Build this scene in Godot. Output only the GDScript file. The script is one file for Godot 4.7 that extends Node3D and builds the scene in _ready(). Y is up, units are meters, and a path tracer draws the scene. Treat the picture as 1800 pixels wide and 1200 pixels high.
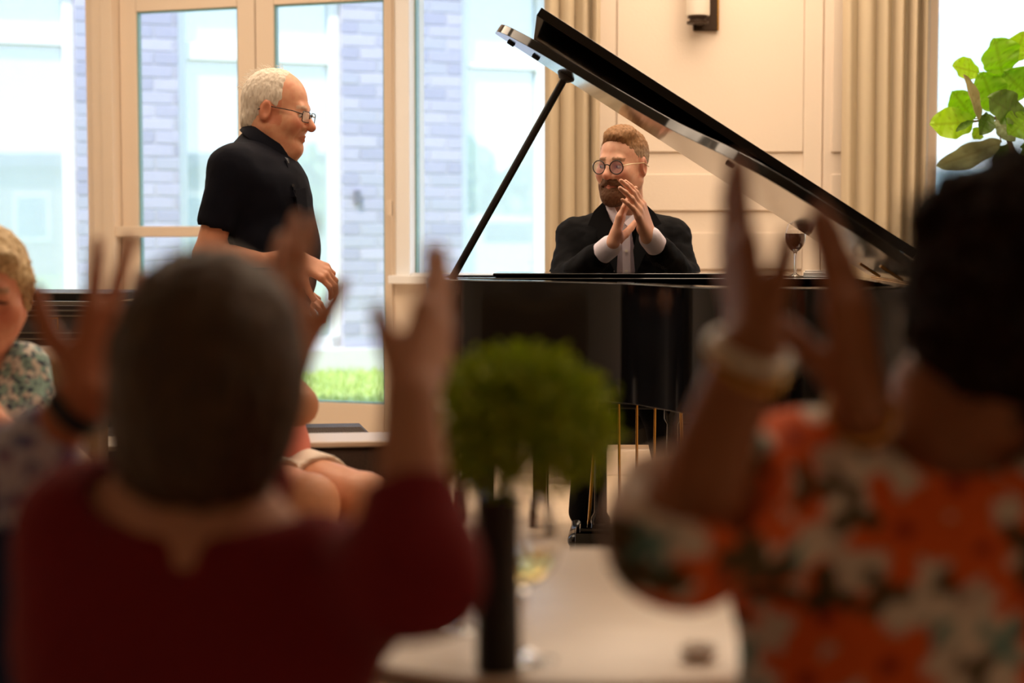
extends Node3D

# ---------------------------------------------------------------- view
const F := 3000.0
const EYE := Vector3(0, 1.143, 0)
const PITCH := 0.063913

# a pixel of the 1800 x 1200 frame and a depth in metres -> a point
func px(x: float, y: float, d: float) -> Vector3:
	var v := Vector3((x - 900.0) / F, (600.0 - y) / F, -1.0).rotated(Vector3.RIGHT, -PITCH)
	return EYE + v * (d / -v.z)

# the same, on a horizontal plane
func px_on(x: float, y: float, h: float) -> Vector3:
	var v := Vector3((x - 900.0) / F, (600.0 - y) / F, -1.0).rotated(Vector3.RIGHT, -PITCH)
	return EYE + v * ((h - EYE.y) / v.y)

# the same, on a vertical wall through p along direction e (metres along e from p)
func along(x: float, p: Vector3, e: Vector3) -> float:
	var k := (x - 900.0) / F
	return (-k * p.z - p.x) / (e.x + k * e.z)

# height of a pixel row at depth d
func high(y: float, d: float) -> float:
	return px(900, y, d).y

# ---------------------------------------------------------------- meshes
class MB:
	var v := PackedVector3Array()
	var n := PackedVector3Array()
	var c := PackedColorArray()
	var i := PackedInt32Array()
	var tint := Color.WHITE
	var tinted := false

	func vert(p: Vector3, nn: Vector3) -> int:
		v.append(p); n.append(nn); c.append(tint)
		return v.size() - 1

	func tri(a: Vector3, b: Vector3, d: Vector3) -> void:
		var nn := (d - a).cross(b - a).normalized()
		i.append(vert(a, nn)); i.append(vert(b, nn)); i.append(vert(d, nn))

	func quad(a: Vector3, b: Vector3, d: Vector3, e: Vector3) -> void:
		tri(a, b, d); tri(a, d, e)

	# corners with normals; winding chosen from the normals
	func face(ia: int, ib: int, ic: int) -> void:
		var g := (v[ic] - v[ia]).cross(v[ib] - v[ia])
		if g.dot(n[ia] + n[ib] + n[ic]) < 0.0:
			i.append(ia); i.append(ic); i.append(ib)
		else:
			i.append(ia); i.append(ib); i.append(ic)

	func join(o: MB, t: Transform3D) -> void:
		var at := v.size()
		for k in o.v.size():
			v.append(t * o.v[k]); n.append((t.basis * o.n[k]).normalized()); c.append(o.c[k])
		for k in o.i:
			i.append(at + k)

	func mesh() -> ArrayMesh:
		return mesh_on(null)

	func mesh_on(m: ArrayMesh) -> ArrayMesh:
		var a := []
		a.resize(Mesh.ARRAY_MAX)
		a[Mesh.ARRAY_VERTEX] = v; a[Mesh.ARRAY_NORMAL] = n; a[Mesh.ARRAY_INDEX] = i
		if tinted:
			a[Mesh.ARRAY_COLOR] = c
		if m == null:
			m = ArrayMesh.new()
		m.add_surface_from_arrays(Mesh.PRIMITIVE_TRIANGLES, a)
		return m

	# box with chamfered edges
	func box(centre: Vector3, size: Vector3, bevel := 0.004, turn := Basis.IDENTITY) -> void:
		var h := size * 0.5
		var b := minf(bevel, minf(h.x, minf(h.y, h.z)) * 0.6)
		var axes := [Vector3.RIGHT, Vector3.UP, Vector3.BACK]
		var q := {}
		for s in 8:
			var sg := Vector3(1.0 if s & 1 else -1.0, 1.0 if s & 2 else -1.0, 1.0 if s & 4 else -1.0)
			for ax in 3:
				var p := (h - Vector3.ONE * b) * sg
				p[ax] = h[ax] * sg[ax]
				var nn: Vector3 = axes[ax] * sg[ax]
				q[s * 3 + ax] = vert(centre + turn * p, turn * nn)
		for ax in 3:
			var o1 := (ax + 1) % 3
			var o2 := (ax + 2) % 3
			for sg in 2:
				var base := sg << ax
				var k0: int = base
				var k1: int = base | (1 << o1)
				var k2: int = base | (1 << o1) | (1 << o2)
				var k3: int = base | (1 << o2)
				face(q[k0 * 3 + ax], q[k1 * 3 + ax], q[k2 * 3 + ax])
				face(q[k0 * 3 + ax], q[k2 * 3 + ax], q[k3 * 3 + ax])
			for s1 in 2:
				for s2 in 2:
					var e0: int = (s1 << o1) | (s2 << o2)
					var e1: int = e0 | (1 << ax)
					face(q[e0 * 3 + o1], q[e1 * 3 + o1], q[e1 * 3 + o2])
					face(q[e0 * 3 + o1], q[e1 * 3 + o2], q[e0 * 3 + o2])
		for s in 8:
			face(q[s * 3], q[s * 3 + 1], q[s * 3 + 2])

	# round bar through points; r may be one radius or one per point
	func tube(pts: Array, r, sides := 8, caps := true, flat := 1.0, flat_dir := Vector3.UP) -> void:
		var m := pts.size()
		var rings := []
		var up := Vector3.UP
		for k in m:
			var d: Vector3 = (pts[mini(k + 1, m - 1)] - pts[maxi(k - 1, 0)])
			d = d.normalized() if d.length() > 1e-9 else Vector3.UP
			if k == 0:
				up = flat_dir if flat != 1.0 else (Vector3.UP if absf(d.y) < 0.9 else Vector3.RIGHT)
			var s := d.cross(up).normalized()
			up = s.cross(d).normalized()
			var ring := []
			var rr: float = r[k] if r is Array else r
			for j in sides:
				var a := TAU * j / sides
				var o := s * cos(a) + up * sin(a) * flat
				ring.append(vert(pts[k] + o * rr, (s * cos(a) * flat + up * sin(a)).normalized()))
			rings.append(ring)
		for k in m - 1:
			for j in sides:
				var j2 := (j + 1) % sides
				face(rings[k][j], rings[k + 1][j], rings[k + 1][j2])
				face(rings[k][j], rings[k + 1][j2], rings[k][j2])
		if caps:
			for e in 2:
				var kk := 0 if e == 0 else m - 1
				var dd: Vector3 = ((pts[0] - pts[1]) if e == 0 else (pts[m - 1] - pts[m - 2])).normalized()
				var mid := vert(pts[kk], dd)
				var rim := []
				for j in sides:
					rim.append(vert(v[rings[kk][j]], dd))
				for j in sides:
					face(mid, rim[j], rim[(j + 1) % sides])

	# profile of (radius, height) turned round the y axis
	func lathe(profile: Array, centre := Vector3.ZERO, segs := 24) -> void:
		var m := profile.size()
		for k in m - 1:
			var a: Vector2 = profile[k]
			var b: Vector2 = profile[k + 1]
			if (b - a).length() < 1e-7:
				continue
			var nn := Vector2(b.y - a.y, a.x - b.x).normalized()
			var na := nn
			var nb := nn
			if k > 0:
				var p: Vector2 = profile[k - 1]
				var np := Vector2(a.y - p.y, p.x - a.x).normalized()
				if np.dot(nn) > 0.6:
					na = (np + nn).normalized()
			if k < m - 2:
				var p2: Vector2 = profile[k + 2]
				var np2 := Vector2(p2.y - b.y, b.x - p2.x).normalized()
				if np2.dot(nn) > 0.6:
					nb = (np2 + nn).normalized()
			var r0 := []
			var r1 := []
			for j in segs:
				var t := TAU * j / segs
				var dir := Vector3(cos(t), 0, sin(t))
				r0.append(vert(centre + dir * a.x + Vector3.UP * a.y, dir * na.x + Vector3.UP * na.y))
				r1.append(vert(centre + dir * b.x + Vector3.UP * b.y, dir * nb.x + Vector3.UP * nb.y))
			for j in segs:
				var j2 := (j + 1) % segs
				face(r0[j], r1[j], r1[j2])
				face(r0[j], r1[j2], r0[j2])

	# outline in x, z (any turn direction) raised from y0 to y1, edges chamfered by b
	func prism(outline: PackedVector2Array, y0: float, y1: float, b := 0.003, sharp := 0.7) -> void:
		var p := outline
		if Geometry2D.is_polygon_clockwise(p):
			p = p.duplicate(); p.reverse()
		var m := p.size()
		var inner := PackedVector2Array()
		var en := PackedVector2Array()
		for k in m:
			var d := (p[(k + 1) % m] - p[k]).normalized()
			en.append(Vector2(d.y, -d.x))
		var vn := PackedVector2Array()
		for k in m:
			var s := en[k] + en[(k + m - 1) % m]
			vn.append(s.normalized())
			inner.append(p[k] - s / maxf(0.3, 1.0 + en[k].dot(en[(k + m - 1) % m])) * b)
		var sgn := 1.0
		if not Geometry2D.is_point_in_polygon(p[0] - vn[0] * 1e-4, p):
			sgn = -1.0
			for k in m:
				en[k] = -en[k]; vn[k] = -vn[k]
				inner[k] = p[k] * 2.0 - inner[k]
		for k in m:
			var k2 := (k + 1) % m
			var soft1 := en[k].dot(en[(k + m - 1) % m]) > sharp
			var soft2 := en[k].dot(en[k2]) > sharp
			var n1 := vn[k] if soft1 else en[k]
			var n2 := vn[k2] if soft2 else en[k]
			var a1 := Vector3(n1.x, 0, n1.y)
			var a2 := Vector3(n2.x, 0, n2.y)
			var lo1 := vert(Vector3(p[k].x, y0 + b, p[k].y), a1)
			var lo2 := vert(Vector3(p[k2].x, y0 + b, p[k2].y), a2)
			var hi1 := vert(Vector3(p[k].x, y1 - b, p[k].y), a1)
			var hi2 := vert(Vector3(p[k2].x, y1 - b, p[k2].y), a2)
			face(lo1, lo2, hi2); face(lo1, hi2, hi1)
			var t1 := vert(Vector3(inner[k].x, y1, inner[k].y), Vector3.UP)
			var t2 := vert(Vector3(inner[k2].x, y1, inner[k2].y), Vector3.UP)
			face(hi1, hi2, t2); face(hi1, t2, t1)
			var u1 := vert(Vector3(inner[k].x, y0, inner[k].y), Vector3.DOWN)
			var u2 := vert(Vector3(inner[k2].x, y0, inner[k2].y), Vector3.DOWN)
			face(lo1, lo2, u2); face(lo1, u2, u1)
		var tris := Geometry2D.triangulate_polygon(inner)
		var top := []
		var bot := []
		for k in m:
			top.append(vert(Vector3(inner[k].x, y1, inner[k].y), Vector3.UP))
			bot.append(vert(Vector3(inner[k].x, y0, inner[k].y), Vector3.DOWN))
		for k in range(0, tris.size(), 3):
			face(top[tris[k]], top[tris[k + 1]], top[tris[k + 2]])
			face(bot[tris[k]], bot[tris[k + 1]], bot[tris[k + 2]])

	# grid of points with smooth normals
	func sheet(rows: Array, two_sided := false) -> void:
		var h := rows.size()
		var w: int = rows[0].size()
		var at := v.size()
		for r in h:
			for k in w:
				var du: Vector3 = rows[r][mini(k + 1, w - 1)] - rows[r][maxi(k - 1, 0)]
				var dv: Vector3 = rows[mini(r + 1, h - 1)][k] - rows[maxi(r - 1, 0)][k]
				vert(rows[r][k], du.cross(dv).normalized())
		for r in h - 1:
			for k in w - 1:
				var a := at + r * w + k
				face(a, a + 1, a + w + 1)
				face(a, a + w + 1, a + w)

# ---------------------------------------------------------------- nodes
var names := {}
func numbered(called: String) -> String:
	names[called] = names.get(called, -1) + 1
	return called if names[called] == 0 else "%s_%03d" % [called, names[called]]

func part(called: String, mesh: Mesh, m: Material, parent: Node3D, at := Transform3D.IDENTITY) -> MeshInstance3D:
	var o := MeshInstance3D.new()
	o.name = called
	o.mesh = mesh
	o.material_override = m
	o.transform = at
	parent.add_child(o, true)
	return o

func tag(o: Node3D, label: String, category: String, group := "", kind := "") -> Node3D:
	if label: o.set_meta("label", label)
	if category: o.set_meta("category", category)
	if group: o.set_meta("group", group)
	if kind: o.set_meta("kind", kind)
	return o

func thing(called: String, label: String, category: String, at := Vector3.ZERO, turn := 0.0, group := "") -> Node3D:
	var o := Node3D.new()
	o.name = numbered(called)
	add_child(o, true)
	o.position = at
	o.rotation.y = turn
	tag(o, label, category, group)
	return o

func struct(called: String, mesh: Mesh, m: Material, label: String, category: String, at := Transform3D.IDENTITY) -> MeshInstance3D:
	var o := part(called, mesh, m, self, at)
	tag(o, label, category, "", "structure")
	return o

func boxed(centre: Vector3, size: Vector3, bevel := 0.004, turn := Basis.IDENTITY) -> ArrayMesh:
	var b := MB.new()
	b.box(centre, size, bevel, turn)
	return b.mesh()

# ---------------------------------------------------------------- materials
func noise(freq: float, octaves := 3, sd := 1, kind := FastNoiseLite.TYPE_SIMPLEX_SMOOTH) -> FastNoiseLite:
	var f := FastNoiseLite.new()
	f.noise_type = kind
	f.frequency = freq
	f.fractal_octaves = octaves
	f.seed = sd
	return f

func noise_tex(freq: float, size := 256, octaves := 3, sd := 1, ramp: Array = [], normal := false, bump := 4.0) -> NoiseTexture2D:
	var t := NoiseTexture2D.new()
	t.width = size; t.height = size
	t.seamless = true
	t.noise = noise(freq, octaves, sd)
	if normal:
		t.as_normal_map = true; t.bump_strength = bump
	if ramp:
		var g := Gradient.new()
		g.offsets = PackedFloat32Array(ramp[0]); g.colors = PackedColorArray(ramp[1])
		t.color_ramp = g
	return t

func mat(c: Color, rough := 0.6, metal := 0.0, spec := 0.5) -> StandardMaterial3D:
	var m := StandardMaterial3D.new()
	m.albedo_color = c
	m.roughness = rough
	m.metallic = metal
	m.metallic_specular = spec
	return m

func vmat(rough := 0.6, spec := 0.5) -> StandardMaterial3D:
	var m := mat(Color.WHITE, rough, 0.0, spec)
	m.vertex_color_use_as_albedo = true
	return m

func grain(m: StandardMaterial3D, t: Texture2D, scale: Vector3, normal: Texture2D = null, amount := 1.0) -> StandardMaterial3D:
	if t: m.albedo_texture = t
	if normal:
		m.normal_enabled = true; m.normal_texture = normal; m.normal_scale = amount
	m.uv1_triplanar = true
	m.uv1_scale = scale
	return m

func lin(r: float, g: float, b: float) -> Color:
	return Color(r / 255.0, g / 255.0, b / 255.0).srgb_to_linear()

func rgb(r: float, g: float, b: float) -> Color:
	return Color(r / 255.0, g / 255.0, b / 255.0)

func glass_pane(a := 0.06, c := Color(0.9, 0.97, 0.97)) -> StandardMaterial3D:
	var m := mat(Color(c.r, c.g, c.b, a), 0.02)
	m.transparency = BaseMaterial3D.TRANSPARENCY_ALPHA
	return m

# ---------------------------------------------------------------- scene
func _ready() -> void:
	var cam := Camera3D.new()
	cam.name = "camera"
	cam.position = EYE
	cam.rotation.x = -PITCH
	cam.near = 0.05
	cam.far = 400.0
	var lens := CameraAttributesPhysical.new()
	lens.frustum_focal_length = 60.0
	lens.frustum_focus_distance = 5.75
	lens.frustum_near = 0.05
	lens.frustum_far = 400.0
	lens.exposure_aperture = 2.0
	cam.attributes = lens
	cam.fov = 22.62
	add_child(cam)
	cam.current = true

	var sky_look := ProceduralSkyMaterial.new()
	sky_look.sky_top_color = rgb(150, 190, 232)
	sky_look.sky_horizon_color = rgb(226, 236, 244)
	sky_look.ground_horizon_color = rgb(200, 205, 200)
	sky_look.ground_bottom_color = rgb(150, 155, 145)
	sky_look.sky_energy_multiplier = 1.0
	sky_look.sun_angle_max = 4.0
	var sky := Sky.new()
	sky.sky_material = sky_look
	var e := Environment.new()
	e.background_mode = Environment.BG_SKY
	e.sky = sky
	e.background_energy_multiplier = SKY
	e.tonemap_mode = Environment.TONE_MAPPER_LINEAR
	e.tonemap_exposure = EXPOSURE
	e.sdfgi_enabled = true
	e.ssao_enabled = true
	e.ssil_enabled = true
	var we := WorldEnvironment.new()
	we.name = "world_environment"
	we.environment = e
	add_child(we)

	var sun := DirectionalLight3D.new()
	sun.name = "sun"
	sun.light_color = rgb(255, 246, 230)
	sun.light_energy = SUN
	sun.light_angular_distance = 0.6
	sun.rotation_degrees = Vector3(-52, -28, 0)
	sun.shadow_enabled = true
	add_child(sun)

	materials()
	room()
	outside()
	piano()
	furniture()
	plants()
	people()

const SKY := 3.4
const SUN := 1.6
const EXPOSURE := 1.0
var M := {}

func materials() -> void:
	var plaster_n := noise_tex(0.08, 256, 4, 3, [], true, 2.0)
	var cloth_n := noise_tex(0.35, 256, 2, 5, [], true, 3.0)
	M.plaster_n = plaster_n
	M.cloth_n = cloth_n
	M.wall = grain(mat(rgb(230, 215, 199), 0.75), null, Vector3(3, 3, 3), plaster_n, 0.15)
	M.ceiling = mat(rgb(228, 220, 208), 0.9)
	M.cream = mat(rgb(226, 208, 188), 0.45)
	M.white = mat(rgb(240, 240, 240), 0.4)
	M.pane = glass_pane(0.05)
	M.edge = mat(rgb(120, 165, 165), 0.2)
	M.steel = mat(rgb(150, 150, 148), 0.35, 0.9)
	M.bronze = mat(rgb(62, 46, 34), 0.4, 0.6)
	M.frost = mat(rgb(245, 238, 225), 0.35)
	M.curtain = grain(mat(rgb(196, 180, 154), 0.9), null, Vector3(18, 18, 18), cloth_n, 0.5)
	M.black = mat(rgb(6, 6, 7), 0.09, 0.0, 0.45)
	M.brass = mat(rgb(214, 164, 80), 0.22, 1.0)
	M.gold = mat(rgb(178, 138, 70), 0.4, 0.9)
	M.spruce = mat(rgb(170, 120, 66), 0.5)
	M.felt = mat(rgb(20, 20, 22), 0.9)
	M.steel_black = mat(rgb(18, 18, 20), 0.45)
	var planks := noise_tex(0.03, 512, 4, 9, [[0.0, 1.0], [rgb(205, 184, 160), rgb(228, 210, 188)]])
	M.floor = grain(mat(Color.WHITE, 0.35), planks, Vector3(0.6, 0.6, 3.0))
	M.floor.uv1_world_triplanar = true

const P0 := Vector3(-0.581, 0.0, -8.3)
const WE := Vector3(0.9397, 0.0, 0.342)
const WN := Vector3(-0.342, 0.0, 0.9397)

func tw(x: float) -> float:
	return along(x, P0, WE)

func tall(x: float, y: float) -> float:   # height of a pixel on the glazed wall
	var t := tw(x)
	return px(x, y, -(P0 + WE * t).z).y

func slab(b: MB, x0: float, x1: float, y0: float, y1: float, z0: float, z1: float, bevel := 0.003) -> void:
	b.box(Vector3((x0 + x1) / 2, (y0 + y1) / 2, (z0 + z1) / 2), Vector3(absf(x1 - x0), absf(y1 - y0), absf(z1 - z0)), bevel)

func slabs(list: Array, bevel := 0.003) -> ArrayMesh:
	var b := MB.new()
	for s in list:
		slab(b, s[0], s[1], s[2], s[3], s[4], s[5], bevel)
	return b.mesh()

const CEIL := 3.1

func room() -> void:
	# ---- floor, ceiling, shell
	struct("floor", slabs([[-5.2, 3.7, -0.1, 0.0, -9.9, 4.2]]), M.floor, "pale beige floor of the room under the piano and chairs", "floor")
	struct("ceiling", slabs([[-5.2, 3.7, CEIL, CEIL + 0.12, -9.9, 4.2]]), M.ceiling, "flat off white ceiling above the room", "ceiling")
	struct("wall_rear", slabs([[-5.2, 3.7, 0, CEIL, 4.0, 4.2]]), M.wall, "cream wall at the rear behind the audience", "wall")
	struct("wall_right", slabs([[3.5, 3.7, 0, CEIL, -8.2, 4.0]]), M.wall, "cream side wall next to the fig plant window", "wall")
	struct("wall_far_left", slabs([[-5.2, -5.0, 0, CEIL, -9.9, 4.0]]), M.wall, "cream side wall on the sofa side of the room", "wall")

	# ---- glazed wall, turned 20 degrees
	var wl := Transform3D(Basis(WE, Vector3.UP, WN), P0)
	var a0 := tw(-420); var a1 := tw(166)
	var d0 := tw(184); var d1 := tw(691)
	var w0 := tw(694); var w1 := tw(966)
	var corner := 0.95
	var head := 2.75
	var sill_l := 0.815
	var sill_r := 0.93
	struct("wall_left", slabs([
		[-4.9, a0, 0, CEIL, -0.22, 0], [a0, a1, 0, sill_l, -0.22, 0], [a0, a1, head, CEIL, -0.22, 0],
		[a1, d0, 0, CEIL, -0.22, 0], [d0, d1, head, CEIL, -0.22, 0], [d1, w0, 0, CEIL, -0.22, 0],
		[w0, w1, 0, sill_r, -0.22, 0], [w0, w1, head, CEIL, -0.22, 0], [w1, corner, 0, CEIL, -0.22, 0]], 0.002),
		M.cream, "cream wall holding the glazed double door and tall windows", "wall", wl)

	# far left window
	var win := Node3D.new(); win.name = "window_1"; add_child(win); win.transform = wl
	tag(win, "tall window with cream frame beside the glazed double door", "window", "", "structure")
	part("frame", slabs([[a1 - 0.045, a1, sill_l, head, -0.16, -0.02], [a0, a0 + 0.05, sill_l, head, -0.16, -0.02], [a0, a1, head - 0.05, head, -0.16, -0.02], [a0, a1, sill_l, sill_l + 0.02, -0.16, -0.02]]), M.cream, win)
	part("sill", slabs([[a0 - 0.03, a1 + 0.02, sill_l - 0.03, sill_l + 0.004, -0.16, 0.05]]), M.white, win)
	part("pane", slabs([[a0 + 0.05, a1 - 0.045, sill_l + 0.02, head - 0.05, -0.102, -0.098]], 0.0005), M.pane, win)

	# double door
	var door := Node3D.new(); door.name = "door_1"; add_child(door); door.transform = wl
	tag(door, "cream glazed double door with a push bar and tall panes", "door", "", "structure")
	part("door_frame", slabs([[d0, tw(204), 0, head, -0.18, 0.01], [tw(690), d1, 0, head, -0.18, 0.01], [d0, d1, 2.66, head, -0.18, 0.01]]), M.cream, door)
	var gb := tall(610, 711)
	var gt := tall(320, 14)
	var leaf_top := 2.65
	for k in 2:
		var l0 := tw([205, 443][k]); var l1 := tw([441.5, 689][k])
		var g0 := tw([234, 475][k]); var g1 := tw([411, 667][k])
		var leaf := part("door_leaf", slabs([[l0, g0, 0.01, leaf_top, -0.11, -0.06], [g1, l1, 0.01, leaf_top, -0.11, -0.06], [g0, g1, 0.01, gb, -0.11, -0.06], [g0, g1, gt, leaf_top, -0.11, -0.06]], 0.004), M.cream, door)
		var bead := 0.008
		part("glazing_bead", slabs([[g0, g0 + bead, gb, gt, -0.10, -0.07], [g1 - bead, g1, gb, gt, -0.10, -0.07], [g0, g1, gb, gb + bead, -0.10, -0.07], [g0, g1, gt - bead, gt, -0.10, -0.07]], 0.001), M.edge, leaf)
		part("pane", slabs([[g0 + bead, g1 - bead, gb + bead, gt - bead, -0.087, -0.083]], 0.0005), M.pane, leaf)
	var by := tall(270, 407)
	var bar := part("push_bar", slabs([[tw(203), tw(432), by - 0.028, by + 0.028, -0.045, 0.0], [tw(206), tw(222), by - 0.022, by + 0.022, -0.07, -0.04], [tw(415), tw(430), by - 0.022, by + 0.022, -0.07, -0.04]], 0.006), M.cream, door)
	part("end_cap", slabs([[tw(197.5), tw(203), by - 0.03, by + 0.032, -0.05, 0.004]], 0.003), M.steel, bar)
	var cord := MB.new()
	var pts := []
	for k in 13:
		var f := k / 12.0
		pts.append(Vector3(tw(201) - 0.035 * sin(f * PI * 0.5) , by - 0.03 - 0.2 * f, -0.03 + 0.03 * sin(f * PI)))
	cord.tube(pts, 0.004, 6)
	part("power_cord", cord.mesh(), M.white, door)
	part("hinge", slabs([[tw(684), tw(691), tall(690, 379), tall(690, 352), -0.06, 0.016]], 0.003), M.cream, door)
	part("hinge", slabs([[tw(684), tw(691), 0.3, 0.38, -0.06, 0.016]], 0.003), M.cream, door)

	# window behind the piano lid
	var win2 := Node3D.new(); win2.name = "window_2"; add_child(win2); win2.transform = wl
	tag(win2, "tall white framed window behind the propped piano lid", "window", "", "structure")
	var f0 := tw(719)
	var f1 := tw(958)
	part("frame", slabs([[w0, f0, sill_r, head, -0.2, -0.01], [f1, w1, sill_r, head, -0.2, -0.02], [f0, f1, head - 0.05, head, -0.2, -0.02], [f0, f1, sill_r, sill_r + 0.015, -0.2, -0.02]]), M.white, win2)
	part("glazing_bead", slabs([[f0, f0 + 0.008, sill_r + 0.015, head - 0.05, -0.12, -0.08]], 0.001), M.edge, win2)
	part("sill", slabs([[w0 - 0.01, w1, sill_r - 0.035, sill_r + 0.004, -0.2, 0.06]]), M.white, win2)
	part("pane", slabs([[f0 + 0.008, f1, sill_r + 0.015, head - 0.05, -0.102, -0.098]], 0.0005), M.pane, win2)

	# ---- straight wall behind the pianist
	var z := -8.0
	var k := 8.0 / F
	var X := func(x: float) -> float: return (x - 900.0) * k
	var Y := func(y: float) -> float: return high(y, 8.0)
	var o0: float = X.call(1641)
	var o1: float = X.call(2010)
	var wb := struct("wall_back", slabs([[0.25, o0, 0, CEIL, z - 0.2, z], [o0, o1, 0, 0.75, z - 0.2, z], [o0, o1, head, CEIL, z - 0.2, z], [o1, 3.7, 0, CEIL, z - 0.2, z]], 0.002), M.wall, "warm cream panelled wall with a bronze sconce behind the pianist", "wall")
	var p := 0.014
	var s0: float = X.call(1040); var s1: float = X.call(1082); var s2: float = X.call(1408); var s3: float = X.call(1441)
	part("stile", slabs([[s0, s1 - 0.003, 0.12, CEIL, z, z + p]]), M.wall, wb)
	part("stile", slabs([[s2 + 0.001, s3, 0.12, CEIL, z, z + p]]), M.wall, wb)
	part("upper_panel", slabs([[s1 + 0.003, s2, Y.call(267), CEIL, z, z + p]]), M.wall, wb)
	var yy := 306.0
	while yy < 790:
		part("wall_board", slabs([[s1 + 0.003, s2, maxf(Y.call(yy + 64), 0.12), Y.call(yy), z, z + p]]), M.wall, wb)
		yy += 103.0
	part("skirting", slabs([[0.25, o0, 0, 0.12, z, z + 0.02]]), M.wall, wb)
	var q0: float = X.call(1443); var q1: float = X.call(1476)
	part("pilaster", slabs([[q0, q1, 0, CEIL, z, z + 0.03]]), M.wall, wb)
	part("pilaster_panel", slabs([[q0 + 0.035, q1 - 0.004, Y.call(268), CEIL, z + 0.03, z + 0.042]]), M.wall, wb)
	yy = 307.0
	while yy < 700:
		part("pilaster_panel", slabs([[q0 + 0.035, q1 - 0.004, Y.call(yy + 64), Y.call(yy), z + 0.03, z + 0.042]]), M.wall, wb)
		yy += 103.0
	var win3 := Node3D.new(); win3.name = "window_3"; add_child(win3)
	tag(win3, "white framed window behind the fiddle leaf fig", "window", "", "structure")
	part("frame", slabs([[o0, o0 + 0.012, 0.75, head, z - 0.18, z - 0.02], [o1 - 0.05, o1, 0.75, head, z - 0.18, z - 0.02], [o0, o1, head - 0.05, head, z - 0.18, z - 0.02], [o0, o1, 0.75, 0.80, z - 0.18, z - 0.02]]), M.white, win3)
	part("glazing_bead", slabs([[o0 + 0.012, o0 + 0.018, 0.8, head - 0.05, z - 0.12, z - 0.08]], 0.001), M.edge, win3)
	part("sill", slabs([[o0 - 0.02, o1 + 0.02, 0.72, 0.755, z - 0.18, z + 0.05]]), M.white, win3)
	part("pane", slabs([[o0 + 0.018, o1 - 0.05, 0.8, head - 0.05, z - 0.102, z - 0.098]], 0.0005), M.pane, win3)

	# ---- curtains
	curtain(px(956, 400, 7.72), px(1056, 400, 7.72), [956, 984, 1011, 1038, 1056], "pleated beige curtain hanging between the tall window and the sconce wall")
	curtain(px(1478, 400, 7.80), px(1632, 400, 7.80), [1478, 1505, 1538, 1566, 1592, 1614, 1634], "pleated beige curtain hanging beside the fig plant window")

	# ---- sconce
	var sc := thing("wall_sconce", "bronze wall sconce with a frosted white glass cylinder", "sconce", Vector3(X.call(1236), Y.call(0), z + p))
	part("backplate", slabs([[-0.058, 0.058, -0.145, 0.28, 0, 0.022]], 0.004), M.bronze, sc)
	part("plate_edge", slabs([[0.052, 0.06, -0.145, 0.28, 0.018, 0.026]], 0.002), M.brass, sc)
	var arm := MB.new()
	arm.box(Vector3(-0.03, -0.115, 0.05), Vector3(0.03, 0.018, 0.09), 0.003)
	arm.lathe([Vector2(0.0, -0.122), Vector2(0.05, -0.122), Vector2(0.05, -0.112), Vector2(0.038, -0.110), Vector2(0.038, -0.098), Vector2(0.046, -0.096), Vector2(0.046, -0.084), Vector2(0, -0.084)], Vector3(-0.045, 0, 0.09))
	part("arm", arm.mesh(), M.bronze, sc)
	part("screw", boxed(Vector3(0.028, 0.085, 0.024), Vector3(0.01, 0.01, 0.008), 0.003), M.steel_black, sc)
	var gl := MB.new()
	gl.lathe([Vector2(0.0, -0.086), Vector2(0.052, -0.086), Vector2(0.055, -0.08), Vector2(0.055, 0.26), Vector2(0.05, 0.26), Vector2(0.05, -0.078), Vector2(0, -0.078)], Vector3(-0.045, 0, 0.09), 28)
	part("glass_shade", gl.mesh(), M.frost, sc)

	# ---- ceiling panels over the piano end of the room
	for at in [Vector3(-1.5, 0, -5.9), Vector3(0.1, 0, -5.95), Vector3(1.7, 0, -5.95), Vector3(1.0, 0, -7.2), Vector3(-2.0, 0, -7.4)]:
		ceiling_panel(at, LAMP, "square warm ceiling light panel above the piano end of the room", "ceiling light panels by the piano")
	for at in [Vector3(-0.9, 0, -4.1), Vector3(1.7, 0, -3.0)]:
		ceiling_panel(at, LAMP * 0.6, "square warm ceiling light panel above the audience", "ceiling light panels above the audience")

func ceiling_panel(at: Vector3, power: float, label: String, group: String) -> void:
	var o := thing("ceiling_light", label, "light", Vector3(at.x, CEIL, at.z), 0.0, group)
	part("frame", slabs([[-0.64, 0.64, -0.02, 0.0, 0.60, 0.64], [-0.64, 0.64, -0.02, 0, -0.64, -0.60], [-0.64, -0.60, -0.02, 0, -0.6, 0.6], [0.60, 0.64, -0.02, 0, -0.6, 0.6]]), M.white, o)
	var glow := mat(rgb(255, 236, 210), 0.5)
	glow.emission_enabled = true
	glow.emission = rgb(255, 214, 165)
	glow.emission_energy_multiplier = 1.2
	part("diffuser", slabs([[-0.60, 0.60, -0.008, -0.001, -0.60, 0.60]], 0.001), glow, o)
	var l := AreaLight3D.new()
	l.name = "panel_light"
	l.area_size = Vector2(1.2, 1.2)
	l.light_color = rgb(255, 232, 206)
	l.light_energy = power
	l.area_range = 14.0
	l.shadow_enabled = true
	l.position = Vector3(0, -0.012, 0)
	l.rotation.x = -PI / 2
	o.add_child(l)

const LAMP := 2.5

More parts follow.
